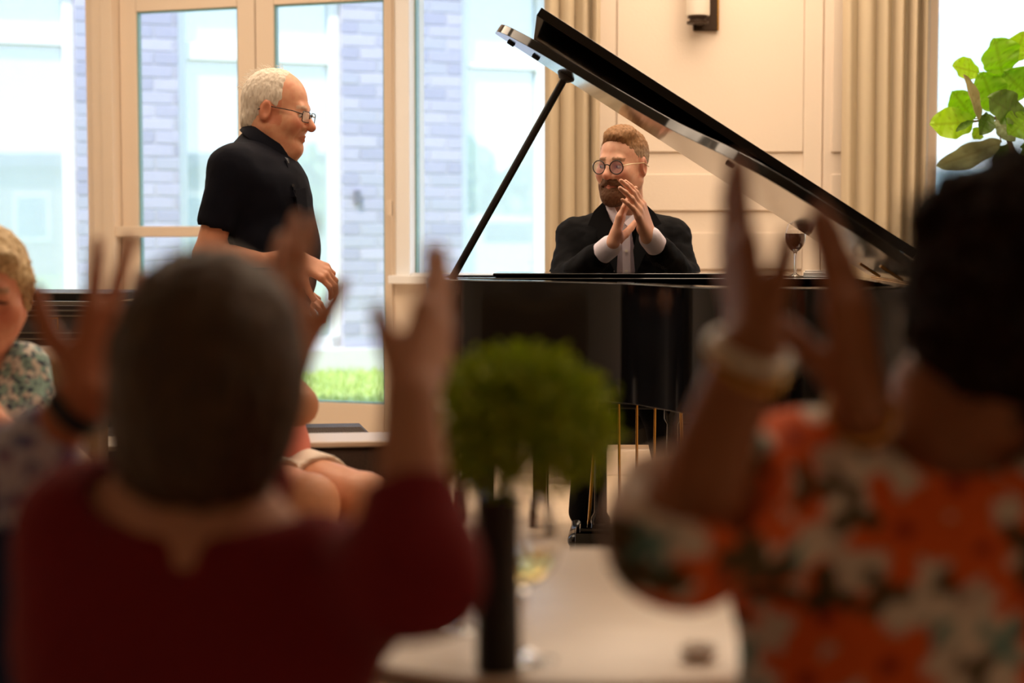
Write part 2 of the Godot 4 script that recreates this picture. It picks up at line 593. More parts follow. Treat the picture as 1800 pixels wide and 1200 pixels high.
# hanging cloth with one soft pleat between each two given columns
func curtain(a: Vector3, b: Vector3, cols: Array, label: String) -> void:
	var o := thing("curtain", label, "curtain", Vector3(a.x, 0, a.z))
	var n := 96
	var rows := []
	for r in 12:
		var y := 0.03 + (2.9 - 0.03) * r / 11.0
		var row := []
		for k in n + 1:
			var f := float(k) / n
			var xx: float = lerpf(cols[0], cols[-1], f)
			var j := 0
			while j < cols.size() - 2 and xx > cols[j + 1]:
				j += 1
			var u: float = (xx - cols[j]) / (cols[j + 1] - cols[j])
			var z := 0.07 * sin(u * PI) * (0.85 + 0.15 * sin(j * 2.1)) + 0.012 * sin(u * TAU + j + y * 0.4)
			row.append((b - a) * f * Vector3(1, 0, 1) + Vector3(0.004 * sin(y * 1.3 + j), y, z - 0.03))
		rows.append(row)
	var m := MB.new()
	m.sheet(rows)
	var back := []
	for r in rows:
		var row2 := []
		for q in r:
			row2.append(q - Vector3(0, 0, 0.004))
		row2.reverse()
		back.append(row2)
	m.sheet(back)
	part("cloth", m.mesh(), M.curtain, o)
	var rod := MB.new()
	rod.tube([Vector3(-0.05, 2.92, 0), (b - a) * Vector3(1, 0, 1) + Vector3(0.05, 2.92, 0)], 0.014, 10)
	part("curtain_rod", rod.mesh(), M.bronze, o)

const FE := Vector3(0.9272, 0.0, -0.3746)
const FN := Vector3(0.3746, 0.0, 0.9272)

func outside() -> void:
	var fp := Vector3(-1.45, 0.0, -14.5)
	var tf := func(x: float) -> float: return along(x, fp, FE)
	var fy := func(x: float, y: float) -> float: return px(x, y, -(fp + FE * along(x, fp, FE)).z).y
	var ground := mat(rgb(186, 184, 178), 0.9)
	struct("ground", slabs([[-40, 40, -0.3, -0.06, -90, -8.9]]), grain(ground, noise_tex(0.02, 256, 4, 21, [[0.0, 1.0], [rgb(176, 176, 170), rgb(205, 203, 196)]]), Vector3(0.5, 0.5, 0.5)), "pale paved ground outside the glazed door", "ground")
	# lawn: soil and blades
	var lawn_at := Transform3D(Basis(FE, Vector3.UP, FN), fp)
	var lawn := thing("lawn", "sunlit strip of short green grass outside the glazed door", "grass")
	lawn.set_meta("kind", "stuff")
	lawn.transform = lawn_at
	part("turf", slabs([[-4.0, 3.2, -0.06, -0.035, 0.12, 3.6]]), grain(mat(Color.WHITE, 0.95), noise_tex(0.03, 256, 4, 33, [[0.0, 0.5, 1.0], [rgb(150, 176, 84), rgb(176, 196, 110), rgb(206, 208, 150)]]), Vector3(1.2, 1.2, 1.2)), lawn)
	var rng := RandomNumberGenerator.new(); rng.seed = 11
	var blades := MB.new()
	blades.tinted = true
	for k in 9000:
		var p := Vector3(rng.randf_range(-3.6, 2.4), -0.036, rng.randf_range(0.13, 3.5))
		var a := rng.randf() * TAU
		var s := Vector3(cos(a), 0, sin(a)) * 0.008
		var tip := p + Vector3(rng.randf_range(-0.03, 0.03), rng.randf_range(0.03, 0.075), rng.randf_range(-0.03, 0.03))
		blades.tint = lin(150, 182, 80).lerp(lin(200, 214, 130), rng.randf())
		blades.tri(p - s, tip, p + s)
	part("blades", blades.mesh(), vmat(0.8), lawn)

	# ---- brick building with white glazing
	var bt := Transform3D(Basis(FE, Vector3.UP, FN), fp)
	var bd := Node3D.new(); bd.name = "brick_building"; add_child(bd); bd.transform = bt
	tag(bd, "grey brick building with white framed glazing across the lawn", "building")
	var base_y := 0.16
	var top := 3.35
	var concrete := grain(mat(rgb(214, 212, 210), 0.85), null, Vector3(2, 2, 2), M.plaster_n, 0.4)
	part("plinth", slabs([[tf.call(-260.0), tf.call(1250.0), -0.06, base_y, -0.35, 0.10]], 0.01), concrete, bd)
	part("fascia", slabs([[tf.call(-260.0), tf.call(1250.0), top, top + 0.35, -0.4, 0.12]], 0.01), M.white, bd)
	var piers := [[138.0, 318.0], [603.0, 812.0], [966.0, 1180.0]]
	var tones := [rgb(176, 174, 196), rgb(184, 181, 202), rgb(168, 167, 190), rgb(190, 186, 206), rgb(178, 178, 196)]
	var bm := []
	for t in tones:
		bm.append(grain(mat(t, 0.9), null, Vector3(9, 9, 9), M.plaster_n, 0.6))
	var mortar := mat(rgb(206, 204, 212), 0.95)
	var full := boxed(Vector3.ZERO, Vector3(0.305, 0.094, 0.06), 0.006)
	var h := 0.106
	for pr in piers:
		var t0: float = tf.call(pr[0])
		var t1: float = tf.call(pr[1])
		part("pier_core", slabs([[t0 + 0.004, t1 - 0.004, base_y, top, -0.35, 0.0]], 0.002), mortar, bd)
		if pr[0] > 900:
			continue
		var row := 0
		var y := base_y + 0.053
		while y < top - 0.04:
			var x := t0 - (0.157 if row % 2 else 0.0)
			while x < t1 - 0.02:
				var l := maxf(x, t0)
				var r := minf(x + 0.303, t1)
				if r - l > 0.03:
					var sc := (r - l) / 0.305
					part("brick", full, bm[rng.randi() % 5], bd, Transform3D(Basis.from_scale(Vector3(sc, 1, 1)), Vector3((l + r) / 2, y, -0.022 + rng.randf() * 0.004)))
				x += 0.315
			y += h
			row += 1
	part("wall_box", slabs([[tf.call(622.0), tf.call(632.0), fy.call(627.0, 358.0), fy.call(627.0, 334.0), 0.0, 0.05]], 0.004), mat(rgb(110, 112, 130), 0.6), bd)
	part("wall_box", slabs([[tf.call(728.0), tf.call(735.0), fy.call(730.0, 378.0), fy.call(730.0, 342.0), 0.0, 0.05]], 0.004), mat(rgb(150, 152, 165), 0.6), bd)
	var tint_glass := glass_pane(0.5, Color(0.80, 0.86, 0.88))
	# glazed units: left px, right px, transom row, mullion px
	for u in [[-260.0, 138.0, 66.0, 20.0, -60.0], [318.0, 603.0, 96.0, 28.0, 445.0], [812.0, 966.0, 116.0, 9.0, 0.0]]:
		var t0: float = tf.call(u[0]); var t1: float = tf.call(u[1])
		var ty: float = fy.call(u[1] - 60.0, u[2])
		var w := 0.085
		var unit := part("window", slabs([[t0, t0 + w, base_y, top, -0.22, -0.08], [t1 - w, t1, base_y, top, -0.22, -0.08], [t0, t1, base_y, base_y + 0.1, -0.22, -0.08], [t0, t1, top - 0.1, top, -0.22, -0.08], [t0, t1, ty - u[3] / 414.0, ty + u[3] / 414.0, -0.21, -0.09]], 0.006), M.white, bd)
		if u[4] != 0.0:
			var tm: float = tf.call(u[4])
			part("mullion", slabs([[tm - 0.06, tm + 0.06, base_y, top, -0.21, -0.09]], 0.006), M.white, unit)
		part("pane", slabs([[t0 + w, t1 - w, base_y + 0.1, top - 0.1, -0.156, -0.150]], 0.0005), tint_glass, unit)
	# slatted bench seen through the glazing
	for k in 6:
		part("slat", slabs([[tf.call(549.0), tf.call(572.0), fy.call(560.0, 352.0 + k * 13.0) - 0.014, fy.call(560.0, 352.0 + k * 13.0) + 0.014, -0.8, -0.76]], 0.003), M.white, bd)

	# ---- beyond
	var far_lawn := mat(rgb(176, 196, 120), 0.95)
	struct("field", slabs([[-34, 34, -0.06, -0.02, -60, -20]]), far_lawn, "pale green field beyond the brick building", "field")
	var house := thing("far_house", "long pale house standing far beyond the brick building", "building", Vector3(-9.5, 0, -46))
	part("walls", slabs([[-7, 7, 0, 2.9, -3, 0]]), mat(rgb(178, 172, 172), 0.9), house)
	part("roof", slabs([[-7.4, 7.4, 2.9, 3.25, -3.4, 0.4]]), mat(rgb(140, 140, 150), 0.9), house)
	for k in 6:
		var wn := part("window", slabs([[-6 + k * 2.1, -5 + k * 2.1, 0.9, 2.2, 0.0, 0.06]]), M.white, house)
		part("pane", slabs([[-5.9 + k * 2.1, -5.1 + k * 2.1, 1.0, 2.1, 0.05, 0.08]]), mat(rgb(150, 165, 180), 0.2), wn)
	for t in [[-15.0, -40.0, 4.2], [-8.2, -36.0, 2.6], [-5.2, -38.0, 3.2], [-1.6, -40.0, 3.4], [0.9, -38.0, 3.0], [-12.0, -33.0, 2.4]]:
		tree(Vector3(t[0], -0.02, t[1]), t[2], rng)
	# car
	var car := thing("parked_car", "white parked car far beyond the window behind the lid", "car", Vector3(0.1, -0.02, -29), 0.25)
	var body := MB.new()
	var prof := PackedVector2Array([Vector2(-2.1, 0.3), Vector2(2.1, 0.3), Vector2(2.15, 0.75), Vector2(1.9, 0.9), Vector2(1.2, 0.95), Vector2(0.6, 1.4), Vector2(-0.9, 1.45), Vector2(-1.5, 1.0), Vector2(-2.1, 0.95)])
	body.prism(prof, -0.85, 0.85, 0.06)
	part("body", body.mesh(), mat(rgb(238, 238, 240), 0.25), car, Transform3D(Basis(Vector3.RIGHT, PI / -2), Vector3.ZERO))
	for wx in [-1.35, 1.35]:
		var wh := MB.new()
		wh.lathe([Vector2(0, -0.1), Vector2(0.3, -0.1), Vector2(0.33, -0.06), Vector2(0.33, 0.06), Vector2(0.3, 0.1), Vector2(0, 0.1)], Vector3.ZERO, 16)
		part("wheel", wh.mesh(), mat(rgb(40, 40, 42), 0.8), car, Transform3D(Basis(Vector3.RIGHT, PI / 2), Vector3(wx, 0.33, 0.8)))
	part("side_window", slabs([[-0.8, 0.6, 1.0, 1.32, 0.84, 0.87]]), mat(rgb(90, 100, 110), 0.15), car)

	# pale building beyond the fig plant window
	var pb := thing("far_building", "pale office building beyond the fig plant window", "building", Vector3(7.4, -0.06, -24))
	part("wall", slabs([[-3.5, 4.5, 0, 7.5, -2, 0]]), mat(rgb(236, 236, 240), 0.9), pb)
	for r in 3:
		for c in 5:
			var wx := -3.1 + c * 1.5
			var wn := part("window", slabs([[wx, wx + 1.2, 0.7 + r * 2.2, 2.1 + r * 2.2, 0.0, 0.05]]), M.white, pb)
			part("pane", slabs([[wx + 0.06, wx + 1.14, 0.76 + r * 2.2, 2.04 + r * 2.2, 0.04, 0.07]]), mat(rgb(196, 216, 232), 0.3), wn)

func tree(at: Vector3, tall_: float, rng: RandomNumberGenerator) -> void:
	var o := thing("tree", "hazy green tree growing beyond the brick building", "tree", at, 0.0, "trees beyond the brick building")
	var t := MB.new()
	t.tube([Vector3.ZERO, Vector3(0.05, tall_ * 0.5, 0)], [0.12, 0.06], 8)
	part("trunk", t.mesh(), mat(rgb(130, 115, 100), 0.9), o)
	var cr := MB.new()
	cr.tinted = true
	for k in 700:
		var d := Vector3(rng.randfn(), rng.randfn(), rng.randfn()).normalized()
		var p := Vector3(0, tall_ * 0.62, 0) + d * Vector3(tall_ * 0.42, tall_ * 0.38, tall_ * 0.42) * (0.75 + 0.3 * rng.randf())
		var a := Vector3(rng.randfn(), rng.randfn(), rng.randfn()).normalized()
		var b := a.cross(d).normalized()
		cr.tint = lin(128, 158, 96).lerp(lin(176, 196, 140), rng.randf())
		var s := tall_ * 0.06
		cr.quad(p - a * s, p + b * s, p + a * s, p - b * s)
	part("crown", cr.mesh(), vmat(0.9), o)

func smooth_line(pts: Array, per := 6) -> PackedVector2Array:
	var out := PackedVector2Array()
	for k in pts.size() - 1:
		var a: Vector2 = pts[maxi(k - 1, 0)]
		var b: Vector2 = pts[k]
		var c: Vector2 = pts[k + 1]
		var d: Vector2 = pts[mini(k + 2, pts.size() - 1)]
		for j in per:
			out.append(b.cubic_interpolate(c, a, d, float(j) / per))
	out.append(pts[-1])
	return out

# outline of the case seen from above: x runs to the bass side, z to the tail
func case_outline(grow := 0.0) -> PackedVector2Array:
	var w := PIANO_W
	var o := PackedVector2Array([Vector2(0, 0), Vector2(0, 0.5), Vector2(0, 1.0)])
	o.append_array(smooth_line([Vector2(0, 1.18), Vector2(-0.02, 1.33), Vector2(-0.10, 1.45), Vector2(-0.22, 1.50), Vector2(-0.38, 1.50), Vector2(-0.52, 1.45), Vector2(-0.63, 1.34), Vector2(-0.72, 1.18), Vector2(-0.82, 1.03), Vector2(-0.98, 0.91), Vector2(-1.16, 0.82), Vector2(-1.32, 0.72), Vector2(-w + 0.03, 0.58), Vector2(-w, 0.40)], 5))
	o.append(Vector2(-w, 0.2))
	o.append(Vector2(-w, 0.0))
	return o if grow == 0.0 else inset(o, -grow)

func inset(o: PackedVector2Array, d: float) -> PackedVector2Array:
	var m := o.size()
	var r := PackedVector2Array()
	var sg := 1.0 if Geometry2D.is_polygon_clockwise(o) else -1.0
	for k in m:
		var e1 := (o[k] - o[(k + m - 1) % m]).normalized()
		var e2 := (o[(k + 1) % m] - o[k]).normalized()
		var n1 := Vector2(e1.y, -e1.x) * sg
		var n2 := Vector2(e2.y, -e2.x) * sg
		var s := n1 + n2
		r.append(o[k] - s / maxf(0.3, 1.0 + n1.dot(n2)) * d)
	if not Geometry2D.is_point_in_polygon(r[3], o) == (d > 0.0):
		var r2 := PackedVector2Array()
		for k in m:
			r2.append(o[k] * 2.0 - r[k])
		return r2
	return r

const PIANO_W := 1.45
const RIM := 0.995
const LID := 32.8

func piano() -> void:
	var p := thing("grand_piano", "glossy black grand piano with its lid propped open", "piano", Vector3(1.185, 0, -6.0), deg_to_rad(-3.0))
	var outer := case_outline()
	var inner := inset(outer, 0.055)
	# rim wall
	var rim := MB.new()
	var m := outer.size()
	var b := 0.005
	for k in m - 1:
		var quads := [[outer, 0.645, outer, RIM - b, 1.0, 1.0], [outer, RIM - b, inset(outer, b), RIM, 1.0, 0.0], [inset(outer, b), RIM, inner, RIM, 0.0, 0.0], [inner, RIM, inner, 0.70, -1.0, -1.0]]
		for q in quads:
			var ids := []
			for c in [[0, k], [0, k + 1], [1, k + 1], [1, k]]:
				var o: PackedVector2Array = q[c[0] * 2]
				var kk: int = c[1]
				var t := (outer[mini(kk + 1, m - 1)] - outer[maxi(kk - 1, 0)]).normalized()
				var nn := Vector2(t.y, -t.x)
				if Geometry2D.is_point_in_polygon(outer[kk] + nn * 0.01, outer):
					nn = -nn
				var side: float = q[4 + c[0]]
				ids.append(rim.vert(Vector3(o[kk].x, q[c[0] * 2 + 1], o[kk].y), Vector3(nn.x, 0, nn.y) * side if side != 0.0 else Vector3.UP))
			rim.face(ids[0], ids[1], ids[2]); rim.face(ids[0], ids[2], ids[3])
	part("rim", rim.mesh(), M.black, p)
	var under := MB.new()
	under.prism(inset(outer, 0.004), 0.64, 0.68, 0.003)
	part("bottom_frame", under.mesh(), M.black, p)
	var sb := MB.new()
	var deck := inset(outer, 0.05)
	sb.prism(deck, 0.79, 0.80, 0.001)
	part("soundboard", sb.mesh(), M.spruce, p)
	var pl := MB.new()
	pl.prism(inset(outer, 0.085), 0.865, 0.88, 0.004)
	part("iron_plate", pl.mesh(), M.gold, p)
	var strings := MB.new()
	for k in 36:
		var x := -0.15 - k * 0.034
		var zl := 1.30 - 0.016 * k if k < 14 else 1.08 - 0.028 * (k - 14)
		strings.tube([Vector3(x, 0.902, 0.42), Vector3(x + 0.02, 0.902, zl - 0.1)], 0.0012, 4, false)
	var so := part("strings", strings.mesh(), M.steel, p)
	so.set_meta("kind", "stuff")
	var damp := MB.new()
	for k in 40:
		damp.box(Vector3(-0.14 - k * 0.03, 0.93, 0.52), Vector3(0.012, 0.03, 0.12), 0.002)
	var dm := part("dampers", damp.mesh(), M.felt, p)
	dm.set_meta("kind", "stuff")
	# keyboard end
	part("keybed", slabs([[-PIANO_W, 0, 0.60, 0.68, -0.02, 0.40]], 0.005), M.black, p)
	part("key_slip", slabs([[-PIANO_W + 0.06, -0.06, 0.68, 0.715, -0.02, 0.01]], 0.003), M.black, p)
	part("cheek_block", slabs([[-0.10, -0.055, 0.68, 0.78, 0.0, 0.2]], 0.005), M.black, p)
	part("cheek_block", slabs([[-PIANO_W + 0.055, -PIANO_W + 0.10, 0.68, 0.78, 0.0, 0.2]], 0.005), M.black, p)
	var kw := MB.new()
	for k in 52:
		kw.box(Vector3(-0.115 - k * 0.0235, 0.722, 0.085), Vector3(0.0225, 0.022, 0.15), 0.002)
	var ko := part("white_keys", kw.mesh(), mat(rgb(240, 236, 226), 0.3), p)
	ko.set_meta("kind", "stuff")
	part("fallboard", slabs([[-PIANO_W + 0.1, -0.1, 0.735, 0.90, 0.165, 0.185]], 0.004), M.black, p)
	part("front_rail", slabs([[-PIANO_W + 0.055, -0.055, 0.92, RIM + 0.002, 0.2, 0.24]], 0.003), M.black, p)
	# folded music desk lying on the case
	part("music_desk", slabs([[-1.23, -0.42, RIM + 0.001, RIM + 0.012, 0.15, 0.39]], 0.003), M.black, p)
	part("desk_slide", slabs([[-PIANO_W + 0.056, -0.056, RIM - 0.03, RIM - 0.003, 0.12, 0.42]], 0.003), M.black, p)

	# ---- lid
	var lid := Node3D.new(); lid.name = "lid"; p.add_child(lid)
	lid.position = Vector3(0.012, RIM + 0.004, 0)
	lid.rotation.z = -deg_to_rad(LID)
	var lo := case_outline(0.018)
	var cut := PackedVector2Array()
	for q in lo:
		if q.y > 0.405:
			cut.append(q)
	cut.insert(0, Vector2(0.018, 0.40))
	cut.append(Vector2(-PIANO_W - 0.018, 0.40))
	var lm := MB.new()
	lm.prism(cut, 0.0, 0.028, 0.0015, 0.5)
	part("lid_panel", lm.mesh(), M.black, lid)
	var flap := Node3D.new(); flap.name = "lid_flap"; lid.add_child(flap)
	flap.position = Vector3(0, 0.04, 0.402)
	flap.rotation.x = -deg_to_rad(7.0)
	var fm := MB.new()
	fm.prism(PackedVector2Array([Vector2(0.018, 0.0), Vector2(0.018, 0.40), Vector2(-1.345, 0.40), Vector2(-1.345, 0.0)]), 0.0, 0.03, 0.0015)
	part("flap_panel", fm.mesh(), M.black, flap)
	var hg := MB.new()
	hg.tube([Vector3(0.01, 0.032, 0.397), Vector3(-PIANO_W, 0.032, 0.397)], 0.005, 8)
	part("flap_hinge", hg.mesh(), M.brass, lid)
	var bh := MB.new()
	bh.tube([Vector3(0.016, RIM + 0.003, 0.42), Vector3(0.016, RIM + 0.003, 1.12)], 0.006, 8)
	part("lid_hinge", bh.mesh(), M.brass, p)
	for z in [0.62, 1.02]:
		part("hinge_plate", slabs([[-0.085, -0.01, -0.004, 0.002, z, z + 0.028]], 0.001), M.brass, lid)
	for sp in [[-1.40, 0.46], [-1.30, 0.55], [-0.62, 1.2]]:
		var pad := MB.new()
		pad.lathe([Vector2(0, -0.008), Vector2(0.012, -0.008), Vector2(0.014, 0.0), Vector2(0, 0.001)], Vector3(sp[0], 0, sp[1]), 12)
		part("rubber_bumper", pad.mesh(), M.felt, lid)

	# ---- prop stick: from the treble rim to the underside of the lid under pixel (997, 132)
	var inv := p.transform.affine_inverse()
	var lt: Transform3D = p.transform * lid.transform
	var n := lt.basis.y
	var ray := (px(995, 133, 1.0) - EYE)
	var top: Vector3 = inv * (EYE + ray * (n.dot(lt.origin - EYE) / n.dot(ray)))
	var foot := Vector3(-1.395, 0.93, clampf(top.z - 0.12, 0.45, 0.62))
	var st := MB.new()
	var dir := (top - foot).normalized()
	st.tube([foot, top - dir * 0.008], 0.0125, 12)
	part("prop_stick", st.mesh(), M.steel_black, p)
	var cup := MB.new()
	cup.lathe([Vector2(0, -0.018), Vector2(0.016, -0.018), Vector2(0.03, -0.004), Vector2(0.03, 0), Vector2(0, 0)], Vector3.ZERO, 14)
	part("prop_cup", cup.mesh(), M.steel_black, lid, Transform3D(Basis.IDENTITY, lid.transform.affine_inverse() * top))

	# ---- legs
	for c in [Vector3(-0.16, 0, 0.22), Vector3(-PIANO_W + 0.16, 0, 0.22), Vector3(-0.32, 0, 1.24)]:
		var leg := MB.new()
		leg.prism(PackedVector2Array([Vector2(c.x - 0.055, c.z - 0.055), Vector2(c.x + 0.055, c.z - 0.055), Vector2(c.x + 0.055, c.z + 0.055), Vector2(c.x - 0.055, c.z + 0.055)]), 0.10, 0.642, 0.008)
		leg.box(Vector3(c.x, 0.585, c.z), Vector3(0.16, 0.06, 0.16), 0.008)
		leg.box(Vector3(c.x, 0.11, c.z), Vector3(0.13, 0.04, 0.13), 0.008)
		var lg := part("leg", leg.mesh(), M.black, p)
		var cs := MB.new()
		cs.tube([c + Vector3(-0.02, 0.045, 0), c + Vector3(0.02, 0.045, 0)], 0.045, 18)
		cs.box(c + Vector3(0, 0.075, 0), Vector3(0.06, 0.04, 0.03), 0.005)
		part("caster", cs.mesh(), M.brass, lg)

	# ---- pedal lyre
	var lx := -0.75
	var lz := 0.33
	var ly := Node3D.new(); ly.name = "pedal_lyre"; p.add_child(ly)
	ly.position = Vector3(lx, 0, lz)
	var lb := MB.new()
	var prof := [[0.065, 0.075, 0.225, 0.075], [0.075, 0.14, 0.205, 0.06], [0.14, 0.155, 0.19, 0.05]]
	for q in prof:
		lb.box(Vector3(0, (q[0] + q[1]) / 2, 0), Vector3(q[2] * 2, q[1] - q[0], q[3] * 2), 0.004)
	part("pedal_box", lb.mesh(), M.black, ly)
	for sx in [-0.12, 0.12]:
		var col := MB.new()
		col.lathe([Vector2(0.0, 0.155), Vector2(0.032, 0.155), Vector2(0.034, 0.18), Vector2(0.022, 0.20), Vector2(0.020, 0.50), Vector2(0.032, 0.52), Vector2(0.032, 0.56), Vector2(0, 0.56)], Vector3(sx, 0, 0), 18)
		part("lyre_column", col.mesh(), M.black, ly)
	part("lyre_head", slabs([[-0.2, 0.2, 0.555, 0.62, -0.06, 0.06]], 0.006), M.black, ly)
	for k in 3:
		var x := (k - 1) * 0.055
		var rd := MB.new()
		rd.tube([Vector3(x, 0.12, 0.062), Vector3(x * 1.1, 0.60, 0.062)], 0.0045, 8)
		part("pedal_rod", rd.mesh(), M.brass, ly)
		var pd := MB.new()
		pd.box(Vector3(x, 0.085, -0.11), Vector3(0.032, 0.012, 0.14), 0.005)
		pd.box(Vector3(x, 0.1, 0.066), Vector3(0.028, 0.03, 0.016), 0.003)
		part("pedal", pd.mesh(), M.brass, ly)
	for sx in [-1, 1]:
		var br := MB.new()
		br.tube([Vector3(sx * 0.16, 0.15, 0.03), Vector3(sx * 0.13, 0.62, 0.36)], 0.0055, 8)
		part("lyre_brace", br.mesh(), M.brass, ly)
	part("trap_lever", slabs([[-0.42, 0.3, 0.59, 0.61, 0.2, 0.24]], 0.003), M.steel_black, ly)

func glass_solid() -> StandardMaterial3D:
	var m := mat(Color(1, 1, 1, 0.0), 0.0)
	m.refraction_enabled = true
	m.refraction_scale = 0.05
	m.transparency = BaseMaterial3D.TRANSPARENCY_ALPHA
	return m

# stemmed glass standing at `at`; h overall, r widest radius, fill 0..1 of the bowl
func wine_glass(at: Vector3, h: float, r: float, fill: float, wine: Color, label: String, deep := false) -> Node3D:
	var o := thing("wine_glass", label, "glass", at)
	var stem := h * 0.47
	var bowl := h - stem
	var shape := func(t: float) -> float: return r * (sin(pow(t, 0.62) * PI * 0.74) * 0.98 + 0.03)
	var prof := [Vector2(0, 0), Vector2(r * 0.88, 0), Vector2(r * 0.9, 0.0015), Vector2(r * 0.5, 0.005), Vector2(0.005, 0.012), Vector2(0.0036, 0.03), Vector2(0.0036, stem - 0.012), Vector2(0.007, stem)]
	var n := 14
	for k in range(1, n + 1):
		prof.append(Vector2(shape.call(float(k) / n), stem + bowl * k / n))
	prof.append(Vector2(prof[-1].x - 0.0012, h))
	for k in range(n - 1, 0, -1):
		prof.append(Vector2(maxf(shape.call(float(k) / n) - 0.0013, 0.001), stem + bowl * k / n + 0.001))
	prof.append(Vector2(0, stem + 0.004))
	var g := MB.new()
	g.lathe(prof, Vector3.ZERO, 32)
	part("glass", g.mesh(), M.glass, o)
	if fill > 0.0:
		var w := MB.new()
		var wp := [Vector2(0, stem + 0.0045)]
		var m := int(round(n * fill))
		for k in range(1, m + 1):
			wp.append(Vector2(maxf(shape.call(float(k) / n) - 0.0016, 0.001), stem + bowl * k / n + 0.001))
		wp.append(Vector2(0, stem + bowl * m / n + 0.001))
		w.lathe(wp, Vector3.ZERO, 32)
		var wm := mat(wine, 0.03)
		if not deep:
			wm.albedo_color.a = 0.0
			wm.refraction_enabled = true
			wm.refraction_scale = 0.033
			wm.transparency = BaseMaterial3D.TRANSPARENCY_ALPHA
		part("wine", w.mesh(), wm, o)
	return o

func furniture() -> void:
	M.glass = glass_solid()
	var leather_n := noise_tex(0.12, 256, 4, 17, [], true, 5.0)
	M.dark_leather = grain(mat(rgb(58, 42, 34), 0.5), null, Vector3(6, 6, 6), leather_n, 0.5)
	M.tan_leather = grain(mat(rgb(124, 96, 66), 0.6), null, Vector3(6, 6, 6), leather_n, 0.5)
	M.pale_wood = grain(mat(Color.WHITE, 0.32), noise_tex(0.02, 256, 4, 41, [[0.0, 1.0], [rgb(190, 172, 154), rgb(206, 190, 172)]]), Vector3(1.0, 1.0, 5.0))

	# ---- things on the piano
	var on := func(x: float, d: float, y: float) -> Vector3: return Vector3((x - 900.0) / F * d, y, -d)
	wine_glass(on.call(1397, 5.77, RIM - 0.002), 0.178, 0.034, 0.62, rgb(58, 3, 8), "glass of red wine standing on the piano under the raised lid", true)
	var tray := thing("acrylic_tray", "small clear acrylic tray beside the red wine on the piano", "tray", on.call(1440, 5.72, RIM - 0.002), deg_to_rad(-14))
	var acryl := glass_pane(0.35, Color(0.93, 0.95, 0.97))
	part("base", slabs([[-0.05, 0.05, 0, 0.004, -0.035, 0.035]], 0.001), acryl, tray)
	part("wall", slabs([[-0.05, 0.05, 0.004, 0.022, -0.035, -0.031], [-0.05, 0.05, 0.004, 0.016, 0.031, 0.035], [-0.05, -0.046, 0.004, 0.018, -0.031, 0.031], [0.046, 0.05, 0.004, 0.018, -0.031, 0.031]], 0.001), acryl, tray)

	# ---- piano bench
	var bench := thing("piano_bench", "black padded piano bench under the seated pianist", "bench", Vector3(0.43, 0, -6.42), deg_to_rad(-3))
	part("cushion", slabs([[-0.38, 0.38, 0.44, 0.515, -0.18, 0.18]], 0.02), M.dark_leather, bench)
	part("apron", slabs([[-0.36, 0.36, 0.36, 0.44, -0.16, 0.16]], 0.005), M.black, bench)
	for sx in [-0.32, 0.32]:
		for sz in [-0.13, 0.13]:
			part("leg", slabs([[sx - 0.025, sx + 0.025, 0, 0.37, sz - 0.025, sz + 0.025]], 0.004), mat(rgb(66, 24, 14), 0.3), bench)

	# ---- audience table with its glasses
	var tc := px(1030, 900, 2.28)
	var table := thing("round_table", "low round table with a pale wooden top among the audience", "table", Vector3(tc.x, 0, -2.28))
	var top := MB.new()
	top.lathe([Vector2(0, 0.613), Vector2(0.405, 0.613), Vector2(0.418, 0.62), Vector2(0.42, 0.63), Vector2(0.416, 0.64), Vector2(0.408, 0.643), Vector2(0, 0.643)], Vector3.ZERO, 72)
	part("table_top", top.mesh(), M.pale_wood, table)
	var ped := MB.new()
	ped.lathe([Vector2(0, 0.613), Vector2(0.09, 0.613), Vector2(0.09, 0.60), Vector2(0.035, 0.58), Vector2(0.035, 0.05), Vector2(0.2, 0.03), Vector2(0.24, 0.012), Vector2(0.24, 0), Vector2(0, 0)], Vector3.ZERO, 36)
	part("pedestal", ped.mesh(), M.bronze, table)
	var ty := 0.6435
	wine_glass(px_on(921, 1160, ty), 0.188, 0.042, 0.34, rgb(236, 214, 140), "wine glass with a little white wine beside the dark vase")
	wine_glass(px_on(792, 1108, ty), 0.188, 0.038, 0.0, rgb(236, 214, 140), "empty wine glass by the red sleeve at the table")
	var dish := thing("votive_dish", "small white porcelain dish by the floral sleeve on the table", "dish", px_on(1228, 1155, ty))
	var dm := MB.new()
	dm.lathe([Vector2(0, 0), Vector2(0.014, 0), Vector2(0.022, 0.008), Vector2(0.023, 0.014), Vector2(0.021, 0.014), Vector2(0.014, 0.004), Vector2(0, 0.003)], Vector3.ZERO, 24)
	part("bowl", dm.mesh(), mat(rgb(238, 236, 232), 0.2), dish)

	# ---- dark armchair under the woman in white shorts
	var ac := thing("armchair", "dark brown leather armchair with pale piped arms", "armchair", Vector3(px(500, 800, 4.75).x, 0, -4.75), deg_to_rad(8))
	var x1 := px(688, 800, 4.6).x - px(500, 800, 4.75).x
	part("base", slabs([[x1 - 0.92, x1 - 0.04, 0.08, 0.30, -0.40, 0.36]], 0.02), M.dark_leather, ac)
	part("seat_cushion", slabs([[x1 - 0.78, x1 - 0.2, 0.30, 0.43, -0.30, 0.36]], 0.04), M.dark_leather, ac)
	part("backrest", slabs([[x1 - 0.90, x1 - 0.04, 0.08, 0.56, -0.46, -0.28]], 0.04), M.dark_leather, ac)
	for k in 2:
		var ax: float = [x1 - 0.26, x1 - 0.98][k]
		part("arm", slabs([[ax, ax + 0.26, 0.08, 0.585, 0.12, 0.36]], 0.02), M.dark_leather, ac)
		part("arm_top", slabs([[ax - 0.005, ax + 0.265, 0.585, 0.60, 0.16, 0.365]], 0.006), mat(rgb(206, 190, 172), 0.35), ac)
